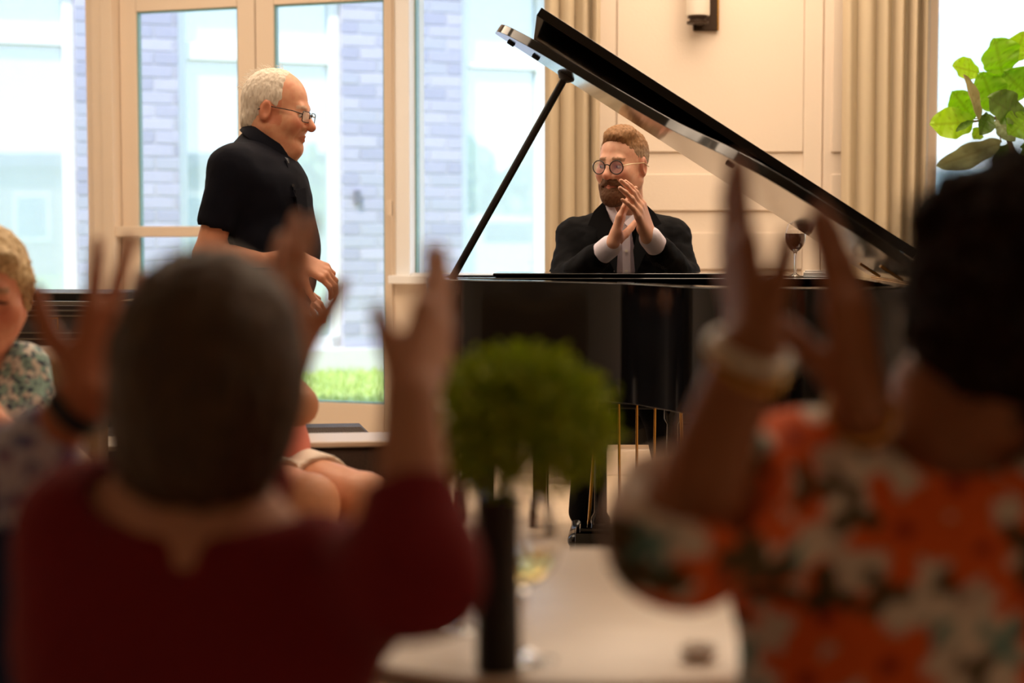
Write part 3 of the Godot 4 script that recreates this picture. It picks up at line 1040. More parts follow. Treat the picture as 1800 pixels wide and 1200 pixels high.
	for sx in [x1 - 0.88, x1 - 0.08]:
		for sz in [-0.38, 0.3]:
			part("leg", slabs([[sx - 0.02, sx + 0.02, 0, 0.08, sz - 0.02, sz + 0.02]]), M.black, ac)

	# ---- tan sofa and the grey console behind it
	var so := thing("sofa", "tan leather sofa behind the raised hand with dark wristband", "sofa", Vector3(px(-10, 600, 4.35).x, 0, -3.98))
	var r := px(216, 600, 4.35).x - px(0, 600, 4.35).x
	var ht := high(603, 4.35)
	part("backrest", slabs([[r - 1.6, r, 0.1, ht, -0.30, -0.10]], 0.05), M.tan_leather, so)
	part("base", slabs([[r - 1.6, r, 0.06, 0.28, -0.30, 0.55]], 0.02), M.tan_leather, so)
	part("seat_cushion", slabs([[r - 1.4, r - 0.2, 0.28, 0.44, -0.10, 0.55]], 0.04), M.tan_leather, so)
	for k in 2:
		var sx: float = [r - 0.2, r - 1.6][k]
		part("arm", slabs([[sx, sx + 0.2, 0.1, high(795, 3.95), -0.12, 0.55]], 0.03), mat(rgb(150, 122, 92), 0.6), so)
	var cp := px(60, 560, 5.3)
	var cs := thing("console_cabinet", "dark grey console with silver trims and a small gold plate", "cabinet", Vector3(cp.x, 0, -5.3), deg_to_rad(-5))
	var k53 := 5.3 / F
	var Yc := func(y: float) -> float: return high(y, 5.3)
	part("body", slabs([[-0.5, 0.24, 0, Yc.call(536), -0.35, 0]], 0.004), mat(rgb(84, 78, 80), 0.4, 0.3), cs)
	part("lid", slabs([[-0.51, 0.25, Yc.call(529), Yc.call(515), -0.36, -0.02]], 0.004), M.steel_black, cs)
	for t in [[536, 529], [547, 544], [556, 553], [586, 583], [597, 594]]:
		part("trim", slabs([[-0.505, 0.245, Yc.call(t[0]), Yc.call(t[1]), 0.0, 0.008]], 0.001), M.steel, cs)
	var pl := part("name_plate", slabs([[0.028, 0.078, Yc.call(578), Yc.call(558), 0.0, 0.006]], 0.001), mat(rgb(70, 56, 50), 0.4), cs)
	part("plate_frame", slabs([[0.026, 0.080, Yc.call(559.5), Yc.call(557.5), 0.0, 0.008], [0.026, 0.080, Yc.call(579), Yc.call(577), 0.0, 0.008], [0.026, 0.030, Yc.call(579), Yc.call(558), 0.0, 0.008], [0.076, 0.080, Yc.call(579), Yc.call(558), 0.0, 0.008]], 0.0005), M.brass, pl)
	var gl := MB.new()
	var gy: float = Yc.call(568)
	gl.box(Vector3(0.038, gy, 0.007), Vector3(0.003, 0.024, 0.003), 0.0005, Basis(Vector3.BACK, -0.2))
	gl.box(Vector3(0.046, gy, 0.007), Vector3(0.003, 0.026, 0.003), 0.0005, Basis(Vector3.BACK, 0.35))
	gl.box(Vector3(0.055, gy, 0.007), Vector3(0.003, 0.024, 0.003), 0.0005, Basis(Vector3.BACK, -0.2))
	gl.box(Vector3(0.048, gy + 0.002, 0.007), Vector3(0.014, 0.003, 0.003), 0.0005)
	part("lettering", gl.mesh(), M.brass, pl)

# broad wavy leaf from base to tip, cupped towards `face`
func fig_leaf(base: Vector3, tip: Vector3, width: float, face: Vector3, sd: int, cup := 0.25, curl := 0.0) -> ArrayMesh:
	var d := tip - base
	var L := d.length()
	d /= L
	var s := d.cross(face).normalized()
	var n := s.cross(d).normalized()
	var b := MB.new()
	b.tinted = true
	var rows := []
	var cols := 12
	var len_n := 22
	var tints := []
	for r in len_n + 1:
		var t := float(r) / len_n
		var w := width * 0.5 * pow(sin(PI * pow(t, 0.82)), 0.62) * (0.80 + 0.24 * t - 0.16 * exp(-pow((t - 0.30) / 0.12, 2.0)))
		if r == len_n: w = width * 0.02
		if r == 0: w = width * 0.015
		var row := []
		for c in cols + 1:
			var u := 2.0 * c / cols - 1.0
			var wave := 0.05 * width * absf(u) * sin(t * 17.0 + sd + u * 2.0)
			var side_vein := absf(fposmod(t * 6.0 - absf(u) * 0.9, 1.0) - 0.5)
			var z := cup * w * u * u - curl * L * t * t + wave + 0.012 * width * cos((side_vein) * TAU)
			row.append(base + d * (L * t) + s * (w * u) + n * z)
			var vein := absf(u) < 0.07 or side_vein > 0.46
			tints.append(vein)
		rows.append(row)
	b.sheet(rows)
	for k in b.c.size():
		b.c[k] = Color(1.5, 1.5, 1.2) * 0.5 if tints[k] else Color(0.92, 1.0, 0.9)
	return b.mesh()

func leaf_mat(c: Color, back: Color, rough := 0.45) -> StandardMaterial3D:
	var m := vmat(rough)
	m.albedo_color = c
	m.backlight_enabled = true
	m.backlight = back
	return m

func plants() -> void:
	# ---- fiddle leaf fig by the window
	var D := 6.9
	var z := func(x: float, y: float, d := 0.0) -> Vector3: return px(1620.0 + x / 4.283, 40.0 + y / 4.283, D + d)
	var root := px(1745, 600, D)
	var fig := thing("fig_plant", "tall fiddle leaf fig with bright green leaves by the window", "plant", Vector3(root.x, 0, root.z))
	var inv := fig.transform.affine_inverse()
	var green := leaf_mat(rgb(160, 206, 56), Color(0.85, 1.0, 0.2))
	var bright := leaf_mat(rgb(190, 226, 66), Color(0.9, 1.0, 0.2))
	var deep := leaf_mat(rgb(92, 122, 44), Color(0.45, 0.55, 0.12))
	var dry := leaf_mat(rgb(196, 186, 146), Color(0.4, 0.36, 0.22))
	var pale := leaf_mat(rgb(178, 186, 150), Color(0.4, 0.42, 0.28))
	var list := [
		[430, 378, 240, 322, 165, bright, 0.03, 0.2], [612, 400, 555, 118, 300, green, 0.0, 0.2], [690, 290, 775, 70, 170, bright, 0.05, 0.2],
		[560, 650, 455, 375, 235, green, -0.02, 0.25], [790, 540, 625, 370, 250, green, 0.02, 0.2], [752, 722, 512, 560, 235, deep, -0.10, 0.2],
		[392, 748, 72, 765, 215, bright, -0.03, 0.15], [392, 722, 235, 520, 200, green, 0.0, 0.3], [430, 742, 330, 390, 80, dry, -0.06, 0.9],
		[510, 690, 440, 836, 125, deep, -0.06, 0.5], [560, 725, 700, 890, 110, pale, -0.05, 0.5], [800, 720, 668, 840, 220, green, -0.10, 0.3],
		[600, 900, 130, 1085, 170, pale, -0.12, 0.3], [440, 800, 395, 872, 90, bright, -0.02, 0.3], [380, 740, 262, 812, 50, deep, -0.05, 0.5],
		[560, 720, 640, 760, 70, bright, 0.05, 0.2], [820, 640, 960, 520, 240, green, 0.0, 0.2], [830, 420, 980, 300, 240, green, 0.04, 0.2], [840, 800, 1010, 860, 230, deep, -0.05, 0.2],
		[800, 900, 900, 1080, 230, green, -0.08, 0.2], [700, 950, 560, 1120, 220, deep, 0.05, 0.2]]
	var i := 0
	for l in list:
		var a: Vector3 = inv * z.call(l[0], l[1], l[6])
		var b: Vector3 = inv * z.call(l[2], l[3], l[6] - 0.06)
		var face := Vector3(sin(i * 1.7) * 0.35, cos(i * 2.3) * 0.3, 1.0).normalized()
		part("leaf", fig_leaf(a, b, l[4] * 1.28 / 4.283 * D / F, face, i, l[7], 0.05), l[5], fig)
		i += 1
	var bark := mat(rgb(120, 104, 84), 0.9)
	var st := MB.new()
	var j: Vector3 = inv * z.call(560, 720, 0.02)
	var jj: Vector3 = inv * z.call(700, 1000, 0.0)
	st.tube([Vector3(0, 0.3, 0), Vector3(0.02, 0.8, 0.01), jj, (jj + j) / 2 + Vector3(0.01, 0, 0), j, inv * z.call(620, 420, 0.02)], [0.018, 0.016, 0.013, 0.010, 0.007, 0.004], 8)
	for l in list:
		st.tube([inv * z.call(l[0], l[1], l[6]), (inv * z.call(l[0], l[1], l[6])).lerp(j if l[1] > 500 else inv * z.call(620, 430, 0.02), 0.95)], 0.0025, 5, false)
	part("stem", st.mesh(), bark, fig)
	var pot := MB.new()
	pot.lathe([Vector2(0, 0), Vector2(0.13, 0), Vector2(0.17, 0.30), Vector2(0.175, 0.33), Vector2(0.16, 0.33), Vector2(0.155, 0.29), Vector2(0, 0.29)], Vector3.ZERO, 32)
	part("pot", pot.mesh(), mat(rgb(210, 204, 196), 0.6), fig)

	# ---- table greenery in its dark vase
	var at := px_on(876, 1178, 0.6435)
	var pt := thing("potted_greenery", "round leafy green plant in a slim dark vase on the table", "plant", at)
	var vase := MB.new()
	vase.lathe([Vector2(0, 0), Vector2(0.024, 0), Vector2(0.026, 0.004), Vector2(0.0255, 0.06), Vector2(0.0245, 0.15), Vector2(0.026, 0.20), Vector2(0.024, 0.20), Vector2(0.021, 0.15), Vector2(0, 0.15)], Vector3.ZERO, 28)
	part("vase", vase.mesh(), mat(rgb(18, 16, 15), 0.35), pt)
	var rng := RandomNumberGenerator.new(); rng.seed = 5
	var c := px(912, 748, -at.z) - at
	var fo := MB.new()
	fo.tinted = true
	var bump := noise(14.0, 2, 4)
	for k in 5200:
		var d := Vector3(rng.randfn(), rng.randfn(), rng.randfn()).normalized()
		if d.y < -0.75: d.y = -d.y
		var rr := pow(rng.randf(), 0.35) * (1.0 + 0.28 * bump.get_noise_3dv(d))
		var p: Vector3 = c + d * Vector3(0.110, 0.088, 0.108) * rr
		var s := rng.randf_range(0.004, 0.0085)
		var u := (d + Vector3(rng.randfn(), rng.randfn(), rng.randfn()) * 0.6).normalized()
		var w := u.cross(Vector3(rng.randfn(), rng.randfn(), rng.randfn())).normalized()
		fo.tint = lin(128, 152, 26).lerp(lin(176, 188, 48), rng.randf())
		fo.quad(p - w * s * 0.7, p + u * s, p + w * s * 0.7, p - u * s)
	var fol := part("foliage", fo.mesh(), leaf_mat(Color.WHITE, Color(0.6, 0.65, 0.12), 0.7), pt)
	fol.set_meta("kind", "stuff")
	var stems := MB.new()
	for k in 26:
		var d := Vector3(rng.randfn(), absf(rng.randfn()) * 0.6 + 0.3, rng.randfn()).normalized()
		var p0 := Vector3(rng.randf_range(-0.012, 0.012), 0.15, rng.randf_range(-0.012, 0.012))
		stems.tube([p0, (p0 + c) / 2 + d * 0.01, c + d * 0.08], 0.001, 4, false)
	part("stems", stems.mesh(), mat(rgb(90, 110, 40), 0.8), pt)

# ---------------------------------------------------------------- bodies as distance fields, meshed with surface nets
class Field:
	var ty := PackedByteArray()     # 0 tapered capsule, 1 ellipsoid, 2 half space, 3 flattened capsule
	var op := PackedByteArray()     # 0 join, 1 cut away, 2 keep only inside
	var a := PackedVector3Array()
	var b := PackedVector3Array()
	var r0 := PackedFloat32Array()
	var r1 := PackedFloat32Array()
	var kk := PackedFloat32Array()
	var inv: Array[Basis] = []
	var un: Array[Basis] = []
	var grow := 0.0
	var rough: FastNoiseLite
	var rough_amp := 0.0
	var rough_scale := Vector3.ONE
	var lo := Vector3.ONE * 1e3
	var hi := Vector3.ONE * -1e3

	func put(t: int, o: int, pa: Vector3, pb: Vector3, ra: float, rb: float, k: float, m := Basis.IDENTITY) -> void:
		ty.append(t); op.append(o); a.append(pa); b.append(pb); r0.append(ra); r1.append(rb); kk.append(maxf(k, 1e-5)); inv.append(m); un.append(m.inverse() if t == 3 else m)

	func cap(pa: Vector3, pb: Vector3, ra: float, rb: float, k := 0.02, o := 0) -> void:
		put(0, o, pa, pb, ra, rb, k)
		if o == 0:
			span(pa, ra); span(pb, rb)

	func ball(p: Vector3, r: float, k := 0.02, o := 0) -> void:
		cap(p, p + Vector3(0, 1e-5, 0), r, r, k, o)

	# axes: the ellipsoid's own axes (unit columns)
	func ell(c: Vector3, r: Vector3, axes := Basis.IDENTITY, k := 0.02, o := 0) -> void:
		put(1, o, c, r, 0, 0, k, axes.transposed())
		if o == 0:
			span(c, maxf(r.x, maxf(r.y, r.z)))

	# plane through c; n points to what is outside
	func half(c: Vector3, n: Vector3, k := 0.004, o := 2) -> void:
		put(2, o, c, n.normalized(), 0, 0, k)

	# capsule squeezed along n by s (> 1 makes it thinner that way)
	func flat(pa: Vector3, pb: Vector3, ra: float, rb: float, n: Vector3, s: float, k := 0.03, o := 0) -> void:
		n = n.normalized()
		var m := Basis.IDENTITY
		m.x += n * n.x * (s - 1.0); m.y += n * n.y * (s - 1.0); m.z += n * n.z * (s - 1.0)
		put(3, o, m * pa, m * pb, ra, rb, k, m)
		r0[r0.size() - 1] = ra; r1[r1.size() - 1] = rb
		if o == 0:
			span(pa, ra); span(pb, rb)

	func span(p: Vector3, r: float) -> void:
		lo = lo.min(p - Vector3.ONE * r); hi = hi.max(p + Vector3.ONE * r)

	func one(i: int, p: Vector3) -> float:
		var t := ty[i]
		if t == 0:
			var pa := p - a[i]
			var ba := b[i] - a[i]
			var h := clampf(pa.dot(ba) / ba.dot(ba), 0.0, 1.0)
			return (pa - ba * h).length() - lerpf(r0[i], r1[i], h)
		if t == 1:
			var q := inv[i] * (p - a[i])
			var k0 := (q / b[i]).length()
			var k1 := (q / (b[i] * b[i])).length()
			return k0 * (k0 - 1.0) / maxf(k1, 1e-6) if k0 > 1e-4 else -minf(b[i].x, minf(b[i].y, b[i].z))
		if t == 2:
			return (p - a[i]).dot(b[i])
		var pa2 := inv[i] * p - a[i]
		var ba2 := b[i] - a[i]
		var h2 := clampf(pa2.dot(ba2) / maxf(ba2.dot(ba2), 1e-9), 0.0, 1.0)
		var w := pa2 - ba2 * h2
		var wl := w.length()
		if wl < 1e-6:
			return -0.5 * lerpf(r0[i], r1[i], h2)
		return (wl - lerpf(r0[i], r1[i], h2)) * ((un[i] * w).length() / wl)

	func dist(p: Vector3, ids: PackedInt32Array) -> float:
		var d := 10.0
		for i in ids:
			var e := one(i, p)
			var k := kk[i]
			if op[i] == 0:
				var h := maxf(k - absf(d - e), 0.0) / k
				d = minf(d, e) - h * h * k * 0.25
			elif op[i] == 1:
				var h1 := maxf(k - absf(d + e), 0.0) / k
				d = maxf(d, -e) + h1 * h1 * k * 0.25
			else:
				var h2 := maxf(k - absf(d - e), 0.0) / k
				d = maxf(d, e) + h2 * h2 * k * 0.25
		d -= grow
		if rough_amp > 0.0 and absf(d) < 0.05:
			d += rough_amp * rough.get_noise_3dv(p * rough_scale)
		return d

	func mesh_into(mb, cell: float, paint = null) -> void:
		var B := 6
		var from := lo - Vector3.ONE * (cell * 3.0 + grow + rough_amp)
		var size := hi + Vector3.ONE * (cell * 3.0 + grow + rough_amp) - from
		var bx := int(ceil(size.x / (cell * B)))
		var by := int(ceil(size.y / (cell * B)))
		var bz := int(ceil(size.z / (cell * B)))
		var nx := bx * B + 1
		var ny := by * B + 1
		var nz := bz * B + 1
		var val := PackedFloat32Array()
		val.resize(nx * ny * nz)
		val.fill(99.0)
		var cid := PackedInt32Array()
		cid.resize(nx * ny * nz)
		cid.fill(-1)
		var rad := cell * B * 0.5 * 1.7321
		var all := PackedInt32Array(range(ty.size()))
		var live := []
		var half_b := Vector3.ONE * (cell * B * 0.5)
		for z in bz:
			for y in by:
				for x in bx:
					var c := from + Vector3(x, y, z) * (cell * B) + half_b
					var least := 10.0
					var ds := PackedFloat32Array()
					for i in all:
						var e := one(i, c)
						ds.append(e)
						if op[i] == 0 and e - kk[i] * 0.5 < least:
							least = e - kk[i] * 0.5
					if least - grow > rad * 1.5 + rough_amp + 0.01:
						continue
					var d := dist(c, all)
					if absf(d) > rad * 1.9 + rough_amp + 0.004:
						continue
					var ids := PackedInt32Array()
					for i in all:
						match op[i]:
							0:
								if ds[i] < least + rad * 2.6 + kk[i] * 1.5: ids.append(i)
							1:
								if ds[i] < rad * 1.6 + kk[i]: ids.append(i)
							2:
								if ds[i] > -(rad * 1.6 + kk[i]): ids.append(i)
					live.append(Vector3i(x, y, z))
					for kz in range(z * B, z * B + B + 1):
						for ky in range(y * B, y * B + B + 1):
							var at := (kz * ny + ky) * nx
							for kx in range(x * B, x * B + B + 1):
								if val[at + kx] == 99.0:
									val[at + kx] = dist(from + Vector3(kx, ky, kz) * cell, ids)
		var verts := PackedVector3Array()
		var sxy := nx * ny
		var off := PackedInt32Array([0, 1, nx, nx + 1, sxy, sxy + 1, sxy + nx, sxy + nx + 1])
		var cube := [Vector3(0, 0, 0), Vector3(1, 0, 0), Vector3(0, 1, 0), Vector3(1, 1, 0), Vector3(0, 0, 1), Vector3(1, 0, 1), Vector3(0, 1, 1), Vector3(1, 1, 1)]
		var ea := PackedInt32Array([0, 2, 4, 6, 0, 1, 4, 5, 0, 1, 2, 3])
		var eb := PackedInt32Array([1, 3, 5, 7, 2, 3, 6, 7, 4, 5, 6, 7])
		var cells := []
		for bl in live:
			for kz in range(bl.z * B, bl.z * B + B):
				for ky in range(bl.y * B, bl.y * B + B):
					for kx in range(bl.x * B, bl.x * B + B):
						var at := (kz * ny + ky) * nx + kx
						var mask := 0
						for q in 8:
							if val[at + off[q]] < 0.0:
								mask |= 1 << q
						if mask == 0 or mask == 255:
							continue
						var s := Vector3.ZERO
						var m := 0
						for q in 12:
							var va := val[at + off[ea[q]]]
							var vb := val[at + off[eb[q]]]
							if (va < 0.0) != (vb < 0.0):
								s += (cube[ea[q]] as Vector3).lerp(cube[eb[q]], clampf(va / (va - vb), 0.0, 1.0))
								m += 1
						cid[at] = verts.size()
						verts.append(from + (Vector3(kx, ky, kz) + s / m) * cell)
						cells.append(Vector3i(kx, ky, kz))
		var tris := PackedInt32Array()
		var step := PackedInt32Array([1, nx, sxy])
		for q in cells:
			var at: int = (q.z * ny + q.y) * nx + q.x
			for ax in 3:
				var v0 := val[at]
				var v1 := val[at + step[ax]]
				if (v0 < 0.0) == (v1 < 0.0) or v1 > 90.0:
					continue
				var u := step[(ax + 1) % 3]
				var w := step[(ax + 2) % 3]
				if at - u - w < 0:
					continue
				var c0 := cid[at]
				var c1 := cid[at - u]
				var c2 := cid[at - u - w]
				var c3 := cid[at - w]
				if c0 < 0 or c1 < 0 or c2 < 0 or c3 < 0:
					continue
				if v0 < 0.0:
					tris.append_array(PackedInt32Array([c0, c1, c2, c0, c2, c3]))
				else:
					tris.append_array(PackedInt32Array([c0, c2, c1, c0, c3, c2]))
		var ns := PackedVector3Array()
		ns.resize(verts.size())
		for t in range(0, tris.size(), 3):
			var g := (verts[tris[t + 2]] - verts[tris[t]]).cross(verts[tris[t + 1]] - verts[tris[t]])
			ns[tris[t]] += g; ns[tris[t + 1]] += g; ns[tris[t + 2]] += g
		var base: int = mb.v.size()
		for t in verts.size():
			var nn := ns[t].normalized()
			mb.v.append(verts[t]); mb.n.append(nn)
			mb.c.append(paint.call(verts[t], nn) if paint != null else mb.tint)
		for t in tris:
			mb.i.append(base + t)

# fields are meshed together on worker threads, then turned into meshes in order
var jobs := []
var waiting := []

func later(m: MB, f: Field, cell: float, paint = null) -> void:
	m.tinted = paint != null
	jobs.append({"f": f, "cell": cell, "paint": paint, "out": MB.new(), "into": m})

func soon(m: MB) -> ArrayMesh:
	var a := ArrayMesh.new()
	waiting.append([m, a])
	return a

func skin_of(f: Field, cell: float, paint = null) -> ArrayMesh:
	var m := MB.new()
	later(m, f, cell, paint)
	return soon(m)

func finish_fields() -> void:
	var id := WorkerThreadPool.add_group_task(func(i: int) -> void: jobs[i].f.mesh_into(jobs[i].out, jobs[i].cell, jobs[i].paint), jobs.size(), -1, true)
	WorkerThreadPool.wait_for_group_task_completion(id)
	for j in jobs:
		j.into.join(j.out, Transform3D.IDENTITY)
	for w in waiting:
		w[0].mesh_on(w[1])

# ---------------------------------------------------------------- body pieces
# fwd: along the fingers, palm: where the palm faces, side: 1 if the thumb lies along fwd x palm, else -1
func hand(f: Field, wrist: Vector3, fwd: Vector3, palm: Vector3, side: float, curl: Array, size := 1.0, spread := 1.0, thumb_out := 0.75, thumb_len := 1.0) -> void:
	fwd = fwd.normalized()
	var t := fwd.cross(palm).normalized() * side
	palm = t.cross(fwd).normalized() * side
	var at := func(x: float, y: float, z: float) -> Vector3: return wrist + (t * x + fwd * y + palm * z) * size
	var kn := [[0.031, 0.090], [0.011, 0.096], [-0.010, 0.092], [-0.029, 0.082]]
	var seg := [[0.042, 0.026, 0.021], [0.047, 0.030, 0.022], [0.043, 0.028, 0.021], [0.033, 0.021, 0.019]]
	var fan := [7.0, 1.5, -4.0, -11.0]
	for k in 4:
		f.cap(at.call(kn[k][0] * 0.62, 0.0, 0.0), at.call(kn[k][0], kn[k][1], -0.002), 0.0155 * size, (0.0115 if k < 3 else 0.010) * size, 0.014 * size)
	f.cap(at.call(0.012, 0.03, 0.008), at.call(-0.015, 0.035, 0.006), 0.016 * size, 0.015 * size, 0.014 * size)
	for k in 4:
		var p: Vector3 = at.call(kn[k][0], kn[k][1], -0.002)
		var ang := deg_to_rad(fan[k] * spread)
		var d := fwd * cos(ang) + t * sin(ang)
		var bend := 0.0
		var r := (0.0094 if k < 3 else 0.0080) * size
		for j in 3:
			bend += curl[k] * [0.9, 1.3, 0.8][j]
			var dd := (d * cos(bend) + palm * sin(bend)).normalized()
			var q: Vector3 = p + dd * seg[k][j] * size
			var r2: float = r * [0.93, 0.90, 0.84][j]
			f.cap(p, q, r, r2, (0.010 if j == 0 else 0.004) * size)
			p = q
			r = r2
	var tp: Vector3 = at.call(0.022, 0.022, 0.010)
	var td: Vector3 = (t * thumb_out + fwd * 0.72 + palm * (0.22 + curl[4] * 0.6)).normalized()
	var tr := 0.0145 * size
	for j in 3:
		var dd2: Vector3 = (td + fwd * 0.22 * j + palm * curl[4] * 0.35 * j - t * 0.12 * j).normalized()
		var q2: Vector3 = tp + dd2 * [0.044, 0.034, 0.027][j] * size * thumb_len
		f.cap(tp, q2, tr, tr * 0.86, (0.014 if j == 0 else 0.004) * size)
		tp = q2
		tr *= 0.86

# head in its own frame: z forward, y up, x to the person's left, origin between the eyes' depth and the ears
func head(f: Field, T: Transform3D, o := {}) -> void:
	var s := T.basis.x.length()
	var ax := T.basis.orthonormalized()
	var w: float = o.get("wide", 1.0)
	f.ell(T * Vector3(0, 0.032, -0.014), Vector3(0.076 * w, 0.094, 0.099) * s, ax, 0.02 * s)
	f.ell(T * Vector3(0, -0.038, 0.026), Vector3(0.060 * w, 0.082, 0.064) * s, ax, 0.03 * s)
	for m in [-1.0, 1.0]:
		f.cap(T * Vector3(m * 0.053 * w, -0.052, 0.0), T * Vector3(m * 0.016, -0.102, 0.064), 0.022 * s, 0.019 * s, 0.03 * s)
		f.ball(T * Vector3(m * 0.040 * w, -0.028, 0.058), 0.026 * s, 0.03 * s)
	f.ell(T * Vector3(0, -0.100 - o.get("chin", 0.0), 0.072), Vector3(0.022, 0.018, 0.018) * s, ax, 0.022 * s)
	f.cap(T * Vector3(-0.030, 0.020, 0.077), T * Vector3(0.030, 0.020, 0.077), 0.012 * s, 0.012 * s, 0.018 * s)
	for m in [-1.0, 1.0]:
		f.ball(T * Vector3(m * 0.031, -0.002, 0.099), 0.0165 * s, 0.016 * s, 1)
	for m in [-1.0, 1.0]:
		f.ell(T * Vector3(m * 0.031, 0.0075, 0.0755), Vector3(0.0160, 0.0080, 0.0115) * s, ax, 0.004 * s)
		f.ell(T * Vector3(m * 0.031, -0.0115, 0.0735), Vector3(0.0150, 0.0062, 0.0110) * s, ax, 0.004 * s)
	var nl: float = o.get("nose", 1.0)
	f.cap(T * Vector3(0, 0.012, 0.084), T * Vector3(0, -0.030, 0.088 + 0.022 * nl), 0.0075 * s, 0.0125 * s, 0.012 * s)
	f.ball(T * Vector3(0, -0.032, 0.088 + 0.019 * nl), 0.0112 * s, 0.008 * s)
	for m in [-1.0, 1.0]:
		f.ball(T * Vector3(m * 0.0125, -0.036, 0.092), 0.0085 * s, 0.006 * s)
	var sm: float = o.get("smile", 0.0)
	for m in [-1.0, 1.0]:
		f.cap(T * Vector3(0, -0.0620, 0.0915), T * Vector3(m * 0.023, -0.066 + sm, 0.082), 0.0056 * s, 0.003 * s, 0.006 * s)
		f.cap(T * Vector3(0, -0.0730, 0.0905), T * Vector3(m * 0.021, -0.069 + sm, 0.082), 0.0060 * s, 0.003 * s, 0.006 * s)
		f.cap(T * Vector3(0, -0.0670, 0.0985), T * Vector3(m * 0.023, -0.0675 + sm, 0.088), 0.0024 * s, 0.002 * s, 0.003 * s, 1)
	for m in [-1.0, 1.0]:
		var ea := ax * Basis(Vector3.UP, m * 0.35)
		f.ell(T * Vector3(m * 0.077 * w, -0.004, -0.012), Vector3(0.011, 0.033, 0.021) * s, ea, 0.006 * s)
		f.ell(T * Vector3(m * 0.088 * w, -0.002, -0.006), Vector3(0.008, 0.020, 0.011) * s, ea, 0.006 * s, 1)

func eyes(parent: Node3D, T: Transform3D, iris: Color, look := Vector3(0, 0, 1)) -> void:
	for m in [-1.0, 1.0]:
		var b := MB.new()
		b.tinted = true
		var rows := 12
		var cols := 16
		var dirz := look.normalized()
		var bs := Basis.looking_at(-dirz, Vector3.UP)
		for r in rows + 1:
			for c in cols + 1:
				var th := PI * r / rows
				var ph := TAU * c / cols
				var d := Vector3(sin(th) * cos(ph), sin(th) * sin(ph), cos(th))
				b.tint = lin(225, 215, 205) if th > 0.52 else (iris if th > 0.22 else lin(10, 8, 8))
				b.vert(Vector3(m * 0.031, -0.001, 0.0735) + bs * d * 0.0122, bs * d)
		for r in rows:
			for c in cols:
				var a := r * (cols + 1) + c
				b.face(a, a + 1, a + cols + 2); b.face(a, a + cols + 2, a + cols + 1)
		part("eye", b.mesh(), vmat(0.15), parent, T)

func person(label: String, group := "") -> Node3D:
	return thing("person", label, "person", Vector3.ZERO, 0.0, group)

func stripes(freq: Vector3, n: FastNoiseLite, c0: Color, c1: Color) -> Callable:
	return func(p: Vector3, _n: Vector3) -> Color: return c0.lerp(c1, clampf(0.5 + 0.9 * n.get_noise_3dv(p * freq), 0.0, 1.0))

func frame(at: Vector3, fwd: Vector3, up := Vector3.UP, s := 1.0) -> Transform3D:
	var z := fwd.normalized()
	var x := up.cross(z).normalized()
	var y := z.cross(x)
	return Transform3D(Basis(x * s, y * s, z * s), at)

# flat piece of cloth with thickness from a 3D outline (roughly plane)
func plate(pts: Array, thick: float, toward: Vector3) -> ArrayMesh:
	var c := Vector3.ZERO
	for p in pts: c += p
	c /= pts.size()
	var n := Vector3.ZERO
	for k in pts.size():
		n += (pts[k] - c).cross(pts[(k + 1) % pts.size()] - c)
	n = n.normalized()
	if n.dot(toward) < 0.0: n = -n
	var ux: Vector3 = (pts[1] - pts[0]).normalized()
	var uy := n.cross(ux)
	var flat := PackedVector2Array()
	for p in pts:
		flat.append(Vector2((p - c).dot(ux), (p - c).dot(uy)))
	var b := MB.new()
	var tr := Geometry2D.triangulate_polygon(flat)
	var up := []
	var dn := []
	for p in pts:
		up.append(b.vert(p + n * thick, n)); dn.append(b.vert(p, -n))
	for k in range(0, tr.size(), 3):
		b.face(up[tr[k]], up[tr[k + 1]], up[tr[k + 2]]); b.face(dn[tr[k]], dn[tr[k + 1]], dn[tr[k + 2]])
	for k in pts.size():
		var q: int = (k + 1) % pts.size()
		var o: Vector3 = ((pts[k] + pts[q]) / 2 - c).normalized()
		var i0 := b.vert(pts[k], o); var i1 := b.vert(pts[q], o); var i2 := b.vert(pts[q] + n * thick, o); var i3 := b.vert(pts[k] + n * thick, o)
		b.face(i0, i1, i2); b.face(i0, i2, i3)
	return b.mesh()

# skin colours of a face: lips, brows and a ruddier nose, cheeks and ears
func face_paint(T: Transform3D, skin: Color, ruddy: Color, lip: Color, brow: Color, brow_on := 0.8, closed := false) -> Callable:
	var inv := T.affine_inverse()
	var n := noise(40.0, 2, 8)
	return func(p: Vector3, _n: Vector3) -> Color:
		var q := inv * p
		var c := skin.lerp(ruddy, clampf(0.25 + 0.35 * n.get_noise_3dv(p), 0.0, 0.5))
		if q.z > 0.04:
			var ch := minf(Vector3(absf(q.x) - 0.042, q.y + 0.03, 0).length(), Vector3(q.x, q.y + 0.03, 0).length() * 1.3)
			c = c.lerp(ruddy, clampf(1.0 - ch / 0.03, 0.0, 0.7))
			var ly := q.y + 0.067
			if absf(q.x) < 0.023 and absf(ly) < 0.0095 * (1.0 - absf(q.x) / 0.03) and q.z > 0.08:
				c = lip
			var bx := absf(q.x)
			if bx > 0.012 and bx < 0.048 and absf(q.y - 0.024 + 0.25 * maxf(0.0, bx - 0.034)) < 0.0055:
				c = c.lerp(brow, brow_on)
			if closed and bx > 0.016 and bx < 0.046 and absf(q.y + 0.004 + 6.0 * pow(bx - 0.031, 2.0)) < 0.003:
				c = lin(60, 36, 28)
		elif absf(q.x) > 0.07 and absf(q.y) < 0.04:
			c = c.lerp(ruddy, 0.6)
		return c

